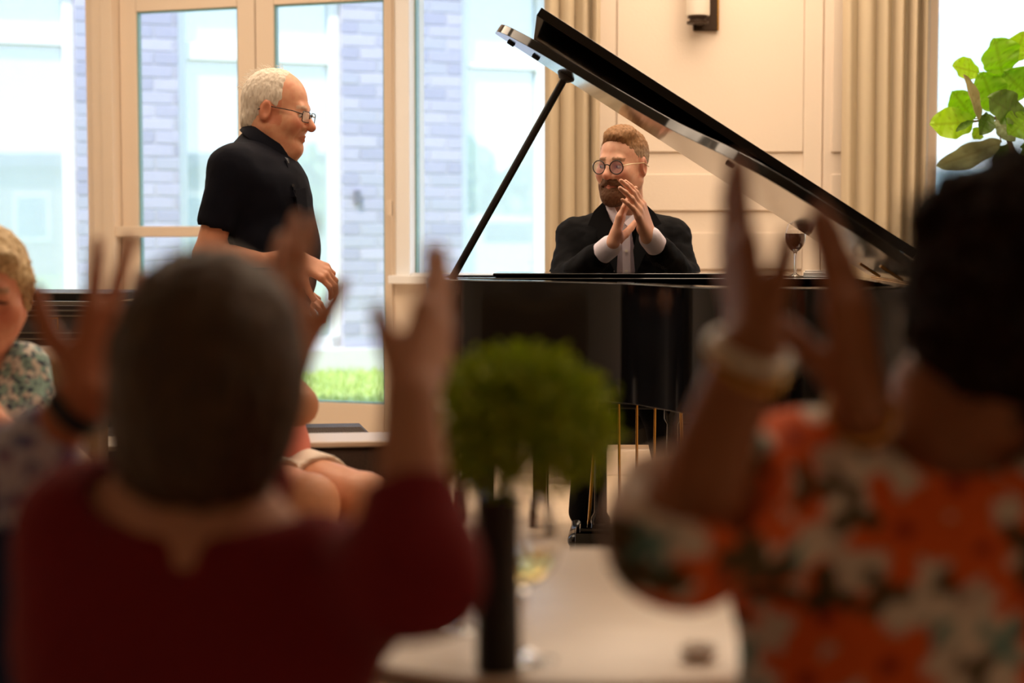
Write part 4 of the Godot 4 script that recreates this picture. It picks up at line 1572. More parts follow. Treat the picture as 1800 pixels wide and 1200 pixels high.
func ring(c: Vector3, axis: Vector3, r: float, thick: float, squash := 1.0) -> ArrayMesh:
	var b := MB.new()
	axis = axis.normalized()
	var u := axis.cross(Vector3.BACK if absf(axis.z) < 0.8 else Vector3.UP).normalized()
	var w := axis.cross(u)
	var pts := []
	for k in 33:
		var a := TAU * k / 32.0
		pts.append(c + u * cos(a) * r + w * sin(a) * r * squash)
	b.tube(pts, thick, 8, false)
	return b.mesh()

var skin_m: StandardMaterial3D

func people() -> void:
	skin_m = vmat(0.5)
	skin_m.subsurf_scatter_enabled = true
	skin_m.subsurf_scatter_strength = 0.06
	pianist()
	standing_man()
	woman_red()
	woman_floral()
	person_navy()
	woman_blonde()
	woman_coral()
	finish_fields()

# ---------------------------------------------------------------- the pianist
func pianist() -> void:
	var o := person("bearded pianist in black suit jacket and round glasses clapping behind the piano")
	var skin := lin(226, 178, 150)
	var ruddy := lin(206, 132, 108)
	var T := frame(px(1094, 291, 6.12), Vector3(-0.54, -0.06, 0.84), Vector3(0.03, 1, 0), 1.06)
	var N := px(1100, 376, 6.2)
	var SL := px(1014, 416, 6.2)
	var SR := px(1178, 416, 6.2)
	var EL := px(990, 500, 6.08)
	var ER := px(1206, 498, 6.08)
	var WL := px(1076, 430, 5.90)
	var WR := px(1140, 414, 5.90)
	# body: head, neck, chest, arms, hands
	var m := MB.new(); m.tinted = true
	var paint := face_paint(T, skin, ruddy, lin(200, 128, 110), lin(120, 88, 60))
	var hf := Field.new()
	head(hf, T, {"wide": 0.98, "smile": 0.004})
	hf.cap(T * Vector3(0, -0.05, -0.02), N + Vector3(0, -0.02, 0), 0.060, 0.066, 0.03)
	later(m, hf, 0.004, paint)
	var plain := func(p: Vector3, _n: Vector3) -> Color: return skin.lerp(ruddy, 0.3)
	var bf := Field.new()
	bf.cap(N + Vector3(0, -0.02, 0), N + Vector3(0, -0.12, 0.0), 0.06, 0.09, 0.03)
	bf.flat(px(1096, 470, 6.2), px(1096, 650, 6.25), 0.165, 0.16, Vector3.BACK, 1.7)
	for s in [[SL, EL, WL], [SR, ER, WR]]:
		bf.cap(s[0], s[1], 0.045, 0.04, 0.03)
		bf.cap(s[1], s[2], 0.038, 0.028, 0.02)
	later(m, bf, 0.012, plain)
	var h1 := Field.new()
	h1.cap(WL.lerp(EL, 0.12), WL, 0.029, 0.027, 0.01)
	hand(h1, WL, px(1106, 338, 5.93) - WL, Vector3(0.93, 0.1, 0.10), 1.0, [0.10, 0.09, 0.10, 0.12, 0.1], 1.12, 0.15)
	later(m, h1, 0.0035, plain)
	var h2 := Field.new()
	h2.cap(WR.lerp(ER, 0.12), WR, 0.030, 0.028, 0.01)
	hand(h2, WR, px(1108, 326, 5.82) - WR, Vector3(-0.85, -0.1, -0.40), -1.0, [0.18, 0.18, 0.20, 0.22, 0.1], 1.15, 0.2)
	later(m, h2, 0.0035, plain)
	part("body", soon(m), skin_m, o)
	eyes(o, T, lin(70, 80, 90), Vector3(-0.5, -0.05, 0.85))
	# hair: short sides, fuller top
	var hair_n := noise(90.0, 2, 3)
	var ax := T.basis.orthonormalized()
	var hr := Field.new()
	hr.ell(T * Vector3(0, 0.040, -0.018), Vector3(0.081, 0.095, 0.105), ax, 0.01)
	hr.ell(T * Vector3(0.004, 0.106, 0.026), Vector3(0.056, 0.030, 0.056), ax * Basis(Vector3.RIGHT, 0.25), 0.025)
	hr.half(T * Vector3(0, 0.010, 0.014), ax * Vector3(0, -0.72, 0.92).normalized(), 0.014)
	hr.ball(T * Vector3(0.085, -0.005, -0.008), 0.030, 0.004, 1)
	hr.ball(T * Vector3(-0.085, -0.005, -0.008), 0.030, 0.004, 1)
	hr.rough = hair_n; hr.rough_amp = 0.0035; hr.rough_scale = Vector3(1.6, 0.5, 0.7)
	part("hair", skin_of(hr, 0.0035, func(p: Vector3, _n: Vector3) -> Color:
		var q := T.affine_inverse() * p
		var grey := clampf((0.075 - q.y) / 0.05, 0.0, 1.0)
		return lin(150, 108, 66).lerp(lin(176, 156, 132), grey).lerp(lin(96, 66, 40), clampf(hair_n.get_noise_3dv(p * Vector3(4, 1, 3)) * 0.8 + 0.25, 0.0, 0.6))), vmat(0.7), o)
	# beard
	var bd := Field.new()
	bd.ell(T * Vector3(0, -0.042, 0.026), Vector3(0.0605, 0.080, 0.064) * 1.06, ax, 0.03)
	for s in [-1.0, 1.0]:
		bd.cap(T * Vector3(s * 0.052, -0.045, 0.0), T * Vector3(s * 0.016, -0.102, 0.064), 0.0235, 0.0215, 0.03)
	bd.ell(T * Vector3(0, -0.102, 0.074), Vector3(0.026, 0.024, 0.021) * 1.06, ax, 0.022)
	bd.grow = 0.0055
	for s in [-1.0, 1.0]:
		bd.cap(T * Vector3(s * 0.004, -0.050, 0.093), T * Vector3(s * 0.026, -0.066, 0.080), 0.0045, 0.004, 0.01)
	bd.half(T * Vector3(0, -0.044, 0.085), ax * Vector3(0, 1.0, -0.60).normalized(), 0.004)
	bd.half(T * Vector3(0, -0.05, 0.006), ax * Vector3(0, -0.25, -1.0).normalized(), 0.004)
	for s in [-1.0, 1.0]:
		bd.ell(T * Vector3(s * 0.048, -0.042, 0.062), Vector3(0.024, 0.024, 0.04), ax, 0.006, 1)
	bd.ell(T * Vector3(0, -0.0685, 0.1), Vector3(0.040, 0.0080, 0.055), ax, 0.003, 1)
	bd.rough = hair_n; bd.rough_amp = 0.003; bd.rough_scale = Vector3(3, 1.2, 3)
	part("beard", skin_of(bd, 0.0032, func(p: Vector3, _n: Vector3) -> Color:
		var q := T.affine_inverse() * p
		return lin(98, 66, 42).lerp(lin(150, 126, 102), clampf((0.02 - q.z) / 0.03 + hair_n.get_noise_3dv(p * 3.0) * 0.5, 0.0, 0.8))), vmat(0.8), o)
	glasses(o, T, true)
	# shirt
	var sf := Field.new()
	sf.flat(px(1096, 474, 6.2), px(1096, 655, 6.22), 0.196, 0.19, Vector3.BACK, 1.55)
	sf.flat(px(1060, 440, 6.19), px(1132, 440, 6.19), 0.105, 0.105, Vector3.BACK, 1.1, 0.05)
	sf.cap(N + Vector3(0, -0.03, 0), SL, 0.05, 0.05, 0.04); sf.cap(N + Vector3(0, -0.03, 0), SR, 0.05, 0.05, 0.04)
	sf.cap(N + Vector3(-0.005, -0.015, 0.005), N + Vector3(0, -0.08, 0.02), 0.068, 0.085, 0.02)
	for s in [[EL, WL], [ER, WR]]:
		sf.cap(s[0].lerp(s[1], 0.5), s[0].lerp(s[1], 0.955), 0.040, 0.040, 0.01)
	sf.half(N + Vector3(0, 0.012, 0.0), Vector3(-0.15, 1, -0.35), 0.003)
	var lav := mat(rgb(232, 224, 238), 0.8)
	var shirt := part("shirt", skin_of(sf, 0.008), grain(lav, null, Vector3(60, 60, 60), M.cloth_n, 0.3), o)
	part("collar", plate([px(1063, 352, 6.10), px(1072, 349, 6.085), px(1090, 382, 6.045), px(1083, 400, 6.05), px(1070, 378, 6.08)], 0.004, Vector3.BACK), lav, shirt)
	part("collar", plate([px(1128, 362, 6.10), px(1118, 372, 6.085), px(1096, 392, 6.045), px(1106, 402, 6.05), px(1126, 384, 6.08)], 0.004, Vector3.BACK), lav, shirt)
	part("placket", plate([px(1093, 396, 6.052), px(1107, 396, 6.052), px(1109, 500, 6.052), px(1095, 500, 6.052)], 0.005, Vector3.BACK), lav, shirt)
	for y in [441, 477]:
		var bt := MB.new()
		bt.tube([px(1101, y, 6.048), px(1101, y, 6.042)], 0.0055, 12)
		part("button", bt.mesh(), mat(rgb(245, 240, 230), 0.3), shirt)
	# jacket
	var jm := grain(mat(rgb(13, 13, 16), 0.8, 0.0, 0.22), null, Vector3(40, 40, 40), M.cloth_n, 0.5)
	var jf := Field.new()
	jf.flat(px(1096, 474, 6.2), px(1096, 660, 6.22), 0.212, 0.205, Vector3.BACK, 1.5)
	jf.flat(px(1060, 440, 6.19), px(1132, 440, 6.19), 0.12, 0.12, Vector3.BACK, 1.1, 0.05)
	for s in [[SL, EL, WL], [SR, ER, WR]]:
		jf.cap(N + Vector3(0, -0.028, -0.01), s[0], 0.056, 0.060, 0.03)
		jf.ell(s[0] + Vector3(0, 0.004, 0), Vector3(0.072, 0.050, 0.066), Basis.IDENTITY, 0.03)
		jf.cap(s[0], s[1], 0.066, 0.060, 0.03)
		jf.cap(s[1], s[1].lerp(s[2], 0.70), 0.060, 0.050, 0.02)
	jf.cap(px(1092, 352, 6.06), px(1098, 425, 6.045), 0.075, 0.050, 0.006, 1)
	jf.cap(px(1098, 425, 6.045), px(1100, 560, 6.045), 0.050, 0.046, 0.006, 1)
	jf.ball(N + Vector3(0, 0.05, 0.02), 0.075, 0.006, 1)
	jf.rough = noise(16.0, 2, 21); jf.rough_amp = 0.005; jf.rough_scale = Vector3(1.0, 1.6, 1.0)
	var jk := part("jacket", skin_of(jf, 0.008), jm, o)
	part("lapel", plate([px(1062, 354, 6.12), px(1044, 372, 6.10), px(1034, 396, 6.055), px(1050, 402, 6.045), px(1047, 410, 6.042), px(1084, 484, 6.035), px(1086, 440, 6.035), px(1076, 396, 6.04)], 0.006, Vector3.BACK), jm, jk)
	part("lapel", plate([px(1133, 358, 6.12), px(1150, 374, 6.10), px(1162, 394, 6.055), px(1146, 402, 6.045), px(1150, 410, 6.042), px(1117, 484, 6.035), px(1113, 440, 6.035), px(1122, 398, 6.04)], 0.006, Vector3.BACK), jm, jk)
	for k in 4:
		var bt := MB.new()
		var bp := px(1154 + k * 5.5, 464 + k * 3.2, 5.925)
		bt.tube([bp, bp + Vector3(0, 0, 0.006)], 0.006, 10)
		part("cuff_button", bt.mesh(), M.steel_black, jk)
	# trousers and shoes
	var tf := Field.new()
	var hipL := px(1065, 690, 6.3); var hipR := px(1130, 690, 6.3)
	var kL := px(1045, 700, 5.98); var kR := px(1160, 700, 5.98)
	kL.y = 0.52; kR.y = 0.52; hipL.y = 0.58; hipR.y = 0.58
	var aL := Vector3(px(1024, 900, 6.2).x, 0.12, -6.2); var aR := Vector3(px(1190, 900, 6.25).x, 0.12, -6.25)
	tf.flat(px(1096, 640, 6.25), (hipL + hipR) / 2, 0.17, 0.18, Vector3.BACK, 1.3)
	for s in [[hipL, kL, aL], [hipR, kR, aR]]:
		tf.cap(s[0], s[1], 0.09, 0.068, 0.03); tf.cap(s[1], s[2], 0.066, 0.052, 0.02)
	part("trousers", skin_of(tf, 0.012), jm, o)
	for s in [aL, aR]:
		var shf := Field.new()
		shf.flat(s + Vector3(0, -0.075, -0.05), s + Vector3(-0.02, -0.08, 0.14), 0.045, 0.04, Vector3.UP, 1.25, 0.02)
		shf.cap(s + Vector3(0, -0.01, -0.02), s + Vector3(0, -0.06, 0.04), 0.045, 0.035, 0.02)
		shf.half(s + Vector3(0, -0.112, 0), Vector3.DOWN, 0.004)
		var sh := part("shoe", skin_of(shf, 0.006), mat(rgb(20, 18, 18), 0.2), o)
		part("sole", slabs([[s.x - 0.05, s.x + 0.042, 0.0, 0.012, s.z - 0.09, s.z + 0.18]], 0.005), mat(rgb(170, 160, 160), 0.5), sh)

func glasses(o: Node3D, T: Transform3D, rounded: bool) -> void:
	var g := Node3D.new(); g.name = "glasses"; o.add_child(g, true)
	g.transform = T
	var dark := mat(rgb(16, 14, 14), 0.25)
	var lens := glass_pane(0.18, Color(0.55, 0.5, 0.75) if rounded else Color(0.85, 0.9, 0.9))
	for m in [-1.0, 1.0]:
		var c := Vector3(m * 0.033, -0.003, 0.104)
		var pts := []
		var flat := PackedVector2Array()
		var n := 28
		for k in n + 1:
			var a := TAU * k / n
			var e := 2.0 if rounded else 5.0
			var cx := signf(cos(a)) * pow(absf(cos(a)), 2.0 / e)
			var cy := signf(sin(a)) * pow(absf(sin(a)), 2.0 / e)
			var rx := 0.024 if rounded else 0.026
			var ry := 0.0225 if rounded else 0.016
			pts.append(c + Vector3(cx * rx, cy * ry, -0.10 * absf(c.x + cx * rx)))
			if k < n: flat.append(Vector2(cx * rx, cy * ry))
		var r := MB.new()
		r.tube(pts, 0.0019 if rounded else 0.0015, 6, false)
		part("rim", r.mesh(), dark, g)
		var l := MB.new()
		var mid := l.vert(c + Vector3(0, 0, -0.0025), Vector3.BACK)
		var ids := []
		for k in n:
			ids.append(l.vert(pts[k], Vector3.BACK))
		for k in n:
			l.face(mid, ids[k], ids[(k + 1) % n])
		part("lens", l.mesh(), lens, g)
		var t := MB.new()
		t.tube([c + Vector3(m * 0.024, 0.006, -0.006), Vector3(m * 0.074, 0.008, 0.07), Vector3(m * 0.083, 0.010, 0.0), Vector3(m * 0.082, -0.004, -0.035)], [0.0019, 0.0017, 0.0015, 0.0015], 6)
		part("temple_arm", t.mesh(), mat(rgb(214, 196, 160), 0.3, 0.4) if rounded else dark, g)
	var b := MB.new()
	b.tube([Vector3(-0.0095, 0.002, 0.104), Vector3(-0.004, 0.006, 0.107), Vector3(0.004, 0.006, 0.107), Vector3(0.0095, 0.002, 0.104)], 0.0021, 6)
	part("bridge", b.mesh(), dark, g)

# ---------------------------------------------------------------- the standing man
func standing_man() -> void:
	var D := 5.5
	var o := person("white haired man in dark navy polo shirt standing by the glazed door")
	var skin := lin(224, 168, 134)
	var ruddy := lin(206, 122, 94)
	var T := frame(px(489, 197, D), Vector3(0.965, -0.16, 0.20), Vector3(0.12, 1, 0), 1.06)
	var ax := T.basis.orthonormalized()
	var fwd := Vector3(0.97, 0, 0.22).normalized()
	var N := px(470, 268, D)
	var S1 := px(410, 296, D - 0.19)
	var S2 := px(446, 292, D + 0.19)
	var E1 := px(364, 450, D - 0.22)
	var W1 := px(528, 458, D - 0.16)
	var m := MB.new(); m.tinted = true
	var hf := Field.new()
	head(hf, T, {"wide": 1.04, "nose": 1.12, "smile": 0.006, "chin": 0.004})
	hf.cap(T * Vector3(0, -0.05, -0.03), N, 0.066, 0.07, 0.03)
	hf.ball(T * Vector3(0, -0.110, 0.035), 0.030, 0.04)
	hf.cap(T * Vector3(0, -0.09, 0.02), N + Vector3(0.03, 0, 0), 0.05, 0.06, 0.03)
	for s in [-1.0, 1.0]:
		hf.cap(T * Vector3(s * 0.030, -0.038, 0.092), T * Vector3(s * 0.034, -0.076, 0.076), 0.002, 0.002, 0.006, 1)
	later(m, hf, 0.004, face_paint(T, skin, ruddy, lin(206, 128, 106), lin(210, 190, 170), 0.6))
	var plain := func(p: Vector3, _n: Vector3) -> Color: return skin.lerp(ruddy, 0.35)
	var bf := Field.new()
	bf.flat(px(456, 380, D), px(466, 450, D), 0.16, 0.17, fwd, 1.35)
	bf.cap(N, px(456, 330, D), 0.06, 0.10)
	bf.cap(S1, E1, 0.050, 0.043, 0.02)
	bf.cap(E1, W1, 0.043, 0.029, 0.02)
	var E2 := px(420, 425, D + 0.22)
	bf.cap(S2, E2, 0.050, 0.043, 0.02)
	bf.cap(E2, px(498, 505, D + 0.05), 0.043, 0.029, 0.02)
	later(m, bf, 0.010, plain)
	var h := Field.new()
	h.cap(E1.lerp(W1, 0.9), W1, 0.029, 0.027, 0.01)
	hand(h, W1, Vector3(0.86, -0.42, 0.1), Vector3(-0.40, -0.60, -0.65), -1.0, [0.52, 0.56, 0.62, 0.66, 0.35], 0.96, 0.5)
	later(m, h, 0.0035, plain)
	var hb := Field.new()
	hb.cap(E2.lerp(px(498, 505, D + 0.05), 0.9), px(498, 505, D + 0.05), 0.029, 0.027, 0.01)
	hand(hb, px(498, 505, D + 0.05), Vector3(0.85, -0.5, 0.2), Vector3(-0.3, -0.6, -0.7), 1.0, [0.4, 0.4, 0.45, 0.5, 0.3], 0.98, 0.6)
	later(m, hb, 0.005, plain)
	part("body", soon(m), skin_m, o)
	eyes(o, T, lin(60, 80, 100), Vector3(0.1, -0.25, 0.95))
	# white hair on the sides and the back of the head
	var hn := noise(80.0, 2, 5)
	var hr := Field.new()
	hr.ell(T * Vector3(0, 0.036, -0.020), Vector3(0.088, 0.099, 0.106), ax, 0.01)
	hr.ell(T * Vector3(0, -0.035, -0.066), Vector3(0.066, 0.055, 0.048), ax, 0.03)
	hr.half(T * Vector3(0, 0.05, 0.030), ax * Vector3(0, 0.10, 1.0), 0.01)
	hr.half(T * Vector3(0, -0.012, 0.004), ax * Vector3(0, -0.75, 0.95), 0.008)
	hr.ball(T * Vector3(0.09, -0.01, -0.006), 0.033, 0.006, 1)
	hr.ball(T * Vector3(-0.09, -0.01, -0.006), 0.033, 0.006, 1)
	hr.rough = hn; hr.rough_amp = 0.004; hr.rough_scale = Vector3(1.0, 0.28, 0.9)
	var white := func(p: Vector3, _n: Vector3) -> Color: return lin(226, 216, 202).lerp(lin(176, 160, 142), clampf(hn.get_noise_3dv(p * Vector3(2.2, 0.5, 2.2)) * 0.8 + 0.1, 0.0, 0.6))
	var hm := part("hair", skin_of(hr, 0.0035, white), vmat(0.75), o)
	var wisps := MB.new()
	var rng := RandomNumberGenerator.new(); rng.seed = 77
	for k in 150:
		var th := rng.randf_range(-2.6, 0.5)
		var ph := rng.randf_range(0.15, 1.25)
		var d := Vector3(cos(ph) * sin(th * 0.6) * rng.randf_range(-1, 1), sin(ph), -cos(ph) * cos(th)).normalized()
		if d.z > 0.25: continue
		var p := Vector3(0, 0.036, -0.020) + d * Vector3(0.086, 0.097, 0.104)
		var q := p + d * 0.008 + Vector3(rng.randfn() * 0.006, rng.randfn() * 0.006 - 0.004, -0.010)
		wisps.tube([T * p, T * (p.lerp(q, 0.5) + d * 0.003), T * q], [0.0006, 0.0005, 0.0003], 4, false)
	part("wisps", wisps.mesh(), mat(rgb(232, 224, 212), 0.7), hm).set_meta("kind", "stuff")
	glasses(o, T, false)
	# polo shirt
	var navy := grain(mat(rgb(15, 17, 28), 0.85, 0.0, 0.25), null, Vector3(50, 50, 50), M.cloth_n, 0.5)
	var sf := Field.new()
	sf.flat(px(458, 376, D), px(469, 440, D), 0.200, 0.208, fwd, 1.33, 0.03)
	sf.flat(px(469, 440, D), px(462, 545, D), 0.206, 0.19, fwd, 1.35, 0.05)
	sf.flat(S1.lerp(S2, 0.2) + Vector3(0.03, -0.06, 0), S1.lerp(S2, 0.8) + Vector3(0.03, -0.06, 0), 0.125, 0.125, Vector3.UP, 1.0, 0.05)
	sf.ell(px(474, 340, D), Vector3(0.122, 0.13, 0.17), Basis.IDENTITY, 0.05)
	for s in [S1, S2]:
		sf.cap(N + Vector3(-0.03, -0.03, 0), s, 0.058, 0.070, 0.05)
	sf.cap(S1, S1.lerp(E1, 0.60), 0.070, 0.062, 0.03)
	sf.cap(S2, S2.lerp(E2, 0.70), 0.070, 0.062, 0.03)
	sf.cap(S1.lerp(E1, 0.63) + (E1 - S1).normalized() * 0.08, S1.lerp(E1, 1.0) + (E1 - S1) * 0.2, 0.08, 0.09, 0.003, 1)
	sf.cap(px(448, 285, D), px(468, 256, D), 0.085, 0.080, 0.04)
	sf.cap(px(497, 205, D), px(478, 244, D), 0.07, 0.070, 0.006, 1)
	sf.rough = noise(11.0, 2, 31); sf.rough_amp = 0.004
	var polo := part("polo_shirt", skin_of(sf, 0.009), navy, o)
	# collar round the neck
	var col := MB.new()
	var C := px(474, 247, D)
	var nax := Vector3(0.56, 0.83, 0.05).normalized()
	var u := fwd
	u = (u - nax * u.dot(nax)).normalized()
	var w := nax.cross(u)
	var inner := []
	var outer := []
	var K := 30
	for k in K + 1:
		var a := lerpf(0.22, TAU - 0.22, float(k) / K)
		var dir := u * cos(a) + w * sin(a)
		var front := pow(maxf(0.0, cos(a)), 2.0)
		inner.append(C + nax * 0.016 + dir * (0.078 + 0.006 * front))
		outer.append(C - nax * (0.024 + 0.022 * front) + dir * (0.098 + 0.030 * front))
	var mid := []
	for k in K + 1:
		mid.append(inner[k].lerp(outer[k], 0.45) + (outer[k] - C).normalized() * 0.007)
	col.sheet([inner, mid, outer])
	var col2 := []
	for rw in [outer, mid, inner]:
		var r2 := []
		for q in rw: r2.append(q - (q - C).normalized() * 0.004)
		col2.append(r2)
	col.sheet(col2)
	part("collar", col.mesh(), navy, polo)
	part("placket", plate([px(497, 285, 5.41), px(506, 283, 5.40), px(522, 346, 5.37), px(512, 349, 5.37)], 0.012, Vector3(0.5, 0, 1)), navy, polo)
	part("inner_placket", plate([px(502, 277, 5.43), px(508, 279, 5.42), px(514, 306, 5.40), px(507, 296, 5.41)], 0.008, Vector3(0.5, 0, 1)), mat(rgb(150, 156, 170), 0.8), polo)
	part("pocket", plate([px(516, 334, 5.37), px(534, 330, 5.42), px(538, 370, 5.42), px(522, 374, 5.37)], 0.006, Vector3(0.7, 0, 0.7)), navy, polo)
	for q in [[508, 305, 5.395], [514, 326, 5.38]]:
		var bt := MB.new()
		var bp := px(q[0], q[1], q[2] - 0.015)
		bt.tube([bp, bp + Vector3(0.003, 0, 0.005)], 0.005, 10)
		part("button", bt.mesh(), mat(rgb(40, 42, 50), 0.3), polo)
	# trousers and shoes
	var tf := Field.new()
	var hip := px(460, 560, D)
	tf.flat(px(464, 520, D), hip + Vector3(0, -0.06, 0), 0.19, 0.185, fwd, 1.3)
	for s in [-0.1, 0.1]:
		var f0 := hip + Vector3(0, -0.05, s)
		tf.cap(f0, Vector3(hip.x + 0.01, 0.48, hip.z + s * 1.1), 0.10, 0.075, 0.03)
		tf.cap(Vector3(hip.x + 0.01, 0.48, hip.z + s * 1.1), Vector3(hip.x - 0.02, 0.10, hip.z + s * 1.15), 0.075, 0.065, 0.02)
	part("trousers", skin_of(tf, 0.014), mat(rgb(70, 72, 84), 0.9), o)
	for s in [-0.115, 0.115]:
		var shf := Field.new()
		shf.flat(Vector3(hip.x - 0.06, 0.045, hip.z + s), Vector3(hip.x + 0.15, 0.04, hip.z + s), 0.048, 0.045, Vector3.UP, 1.1, 0.02)
		shf.half(Vector3(0, 0.002, 0), Vector3.DOWN, 0.004)
		part("shoe", skin_of(shf, 0.008), mat(rgb(40, 34, 30), 0.4), o)

# ---------------------------------------------------------------- the woman in red
func woman_red() -> void:
	var o := person("person in dark red sweater with short brown hair seen from behind clapping")
	var skin := lin(196, 140, 112)
	var plain := func(p: Vector3, _n: Vector3) -> Color: return skin
	var N := px(345, 885, 1.6)
	var S1 := px(155, 925, 1.62)
	var S2 := px(585, 1045, 1.60)
	var E2 := px(728, 1010, 1.46)
	var W2 := px(722, 700, 1.52)
	var E1 := px(400, 980, 1.80)
	var W1 := px(505, 640, 1.78)
	var m := MB.new(); m.tinted = true
	var T := frame(px(365, 655, 1.62), Vector3(0.05, 0, -1), Vector3.UP, 0.93)
	var hf := Field.new()
	head(hf, T)
	hf.cap(T * Vector3(0, -0.06, -0.02), N, 0.055, 0.058, 0.02)
	later(m, hf, 0.006, plain)
	var bf := Field.new()
	bf.cap(N + Vector3(0, 0.02, 0), N + Vector3(0, -0.05, 0), 0.058, 0.08, 0.03)
	bf.cap(N + Vector3(0, -0.02, 0), S1, 0.048, 0.042, 0.05); bf.cap(N + Vector3(0, -0.02, 0), S2, 0.048, 0.042, 0.05)
	bf.flat(px(345, 1260, 1.6), px(350, 1500, 1.6), 0.15, 0.15, Vector3.BACK, 1.6)
	bf.cap(S2, E2, 0.045, 0.040, 0.02); bf.cap(E2, W2, 0.040, 0.0255, 0.02)
	bf.cap(S1, E1, 0.045, 0.040, 0.02); bf.cap(E1, W1, 0.040, 0.0255, 0.02)
	later(m, bf, 0.010, plain)
	var h := Field.new()
	h.cap(E2.lerp(W2, 0.9), W2, 0.0265, 0.0245, 0.01)
	hand(h, W2, Vector3(0.20, 0.68, -0.60), Vector3(-0.80, 0.1, -0.55), 1.0, [0.10, 0.08, 0.10, 0.13, 0.3], 0.90, 0.15, 0.30, 0.72)
	later(m, h, 0.004, plain)
	var h1 := Field.new()
	h1.cap(E1.lerp(W1, 0.9), W1, 0.0265, 0.0245, 0.01)
	hand(h1, W1, Vector3(-0.10, 0.86, -0.50), Vector3(0.45, 0.35, -0.80), -1.0, [0.10, 0.08, 0.10, 0.12, 0.2], 0.92, 1.2, 0.5, 0.8)
	later(m, h1, 0.004, plain)
	part("body", soon(m), skin_m, o)
	var hn := noise(30.0, 3, 12)
	var hr := Field.new()
	hr.ell(px(366, 618, 1.585), Vector3(0.088, 0.098, 0.112), Basis.IDENTITY, 0.02)
	hr.ell(px(362, 725, 1.585), Vector3(0.086, 0.085, 0.098), Basis.IDENTITY, 0.04)
	hr.ell(px(345, 815, 1.585), Vector3(0.066, 0.040, 0.070), Basis.IDENTITY, 0.04)
	hr.half(T * Vector3(0, 0, 0.045), Vector3(0, -0.3, -1.0), 0.02)
	hr.rough = hn; hr.rough_amp = 0.007; hr.rough_scale = Vector3(2.0, 0.5, 2.0)
	part("hair", skin_of(hr, 0.006, func(p: Vector3, _n: Vector3) -> Color: return lin(48, 29, 14).lerp(lin(88, 60, 32), clampf(hn.get_noise_3dv(p * Vector3(4, 0.8, 4)) + 0.3, 0.0, 1.0))), vmat(0.6), o)
	var red := grain(mat(rgb(122, 6, 18), 0.9), null, Vector3(30, 30, 30), M.cloth_n, 0.6)
	var sf := Field.new()
	sf.flat(px(340, 1262, 1.6), px(345, 1560, 1.6), 0.165, 0.165, Vector3.BACK, 1.5, 0.03)
	sf.flat(px(220, 1080, 1.6), px(470, 1100, 1.6), 0.105, 0.105, Vector3.BACK, 1.2, 0.05)
	sf.cap(N + Vector3(0, -0.02, 0), S1, 0.055, 0.060, 0.05); sf.cap(N + Vector3(0, -0.02, 0), S2, 0.055, 0.062, 0.05)
	sf.cap(S2, E2, 0.060, 0.054, 0.03)
	sf.cap(E2, E2.lerp(W2, 0.40), 0.054, 0.045, 0.03)
	sf.cap(S1, E1, 0.060, 0.052, 0.03); sf.cap(E1, E1.lerp(W1, 0.4), 0.052, 0.045, 0.03)
	sf.cap(E2.lerp(W2, 0.46) + (W2 - E2).normalized() * 0.06, W2, 0.06, 0.06, 0.003, 1)
	sf.ell(px(375, 862, 1.62), Vector3(0.112, 0.036, 0.12), Basis.IDENTITY, 0.012, 1)
	sf.rough = noise(9.0, 2, 44); sf.rough_amp = 0.005
	part("sweater", skin_of(sf, 0.010), red, o)
	var tf := Field.new()
	var seat := px(345, 1560, 1.6); seat.y = 0.48
	tf.flat(seat + Vector3(0, 0.06, 0), seat, 0.17, 0.18, Vector3.BACK, 1.2)
	for s in [-0.09, 0.09]:
		tf.cap(seat + Vector3(s, 0, 0), seat + Vector3(s * 1.2, 0.0, -0.36), 0.085, 0.065, 0.03)
		tf.cap(seat + Vector3(s * 1.2, 0.0, -0.36), Vector3(seat.x + s * 1.2, 0.06, seat.z - 0.36), 0.062, 0.045, 0.02)
	part("trousers", skin_of(tf, 0.016), mat(rgb(40, 38, 46), 0.9), o)
	var ch := thing("dining_chair", "dark wooden chair under the person in the red sweater", "chair", Vector3(seat.x, 0, seat.z))
	low_chair(ch)

func low_chair(ch: Node3D) -> void:
	var wood := mat(rgb(46, 30, 22), 0.45)
	part("seat", slabs([[-0.22, 0.22, 0.36, 0.395, -0.24, 0.2]], 0.01), wood, ch)
	for sx in [-0.19, 0.19]:
		for sz in [-0.21, 0.17]:
			part("leg", slabs([[sx - 0.018, sx + 0.018, 0, 0.36, sz - 0.018, sz + 0.018]]), wood, ch)

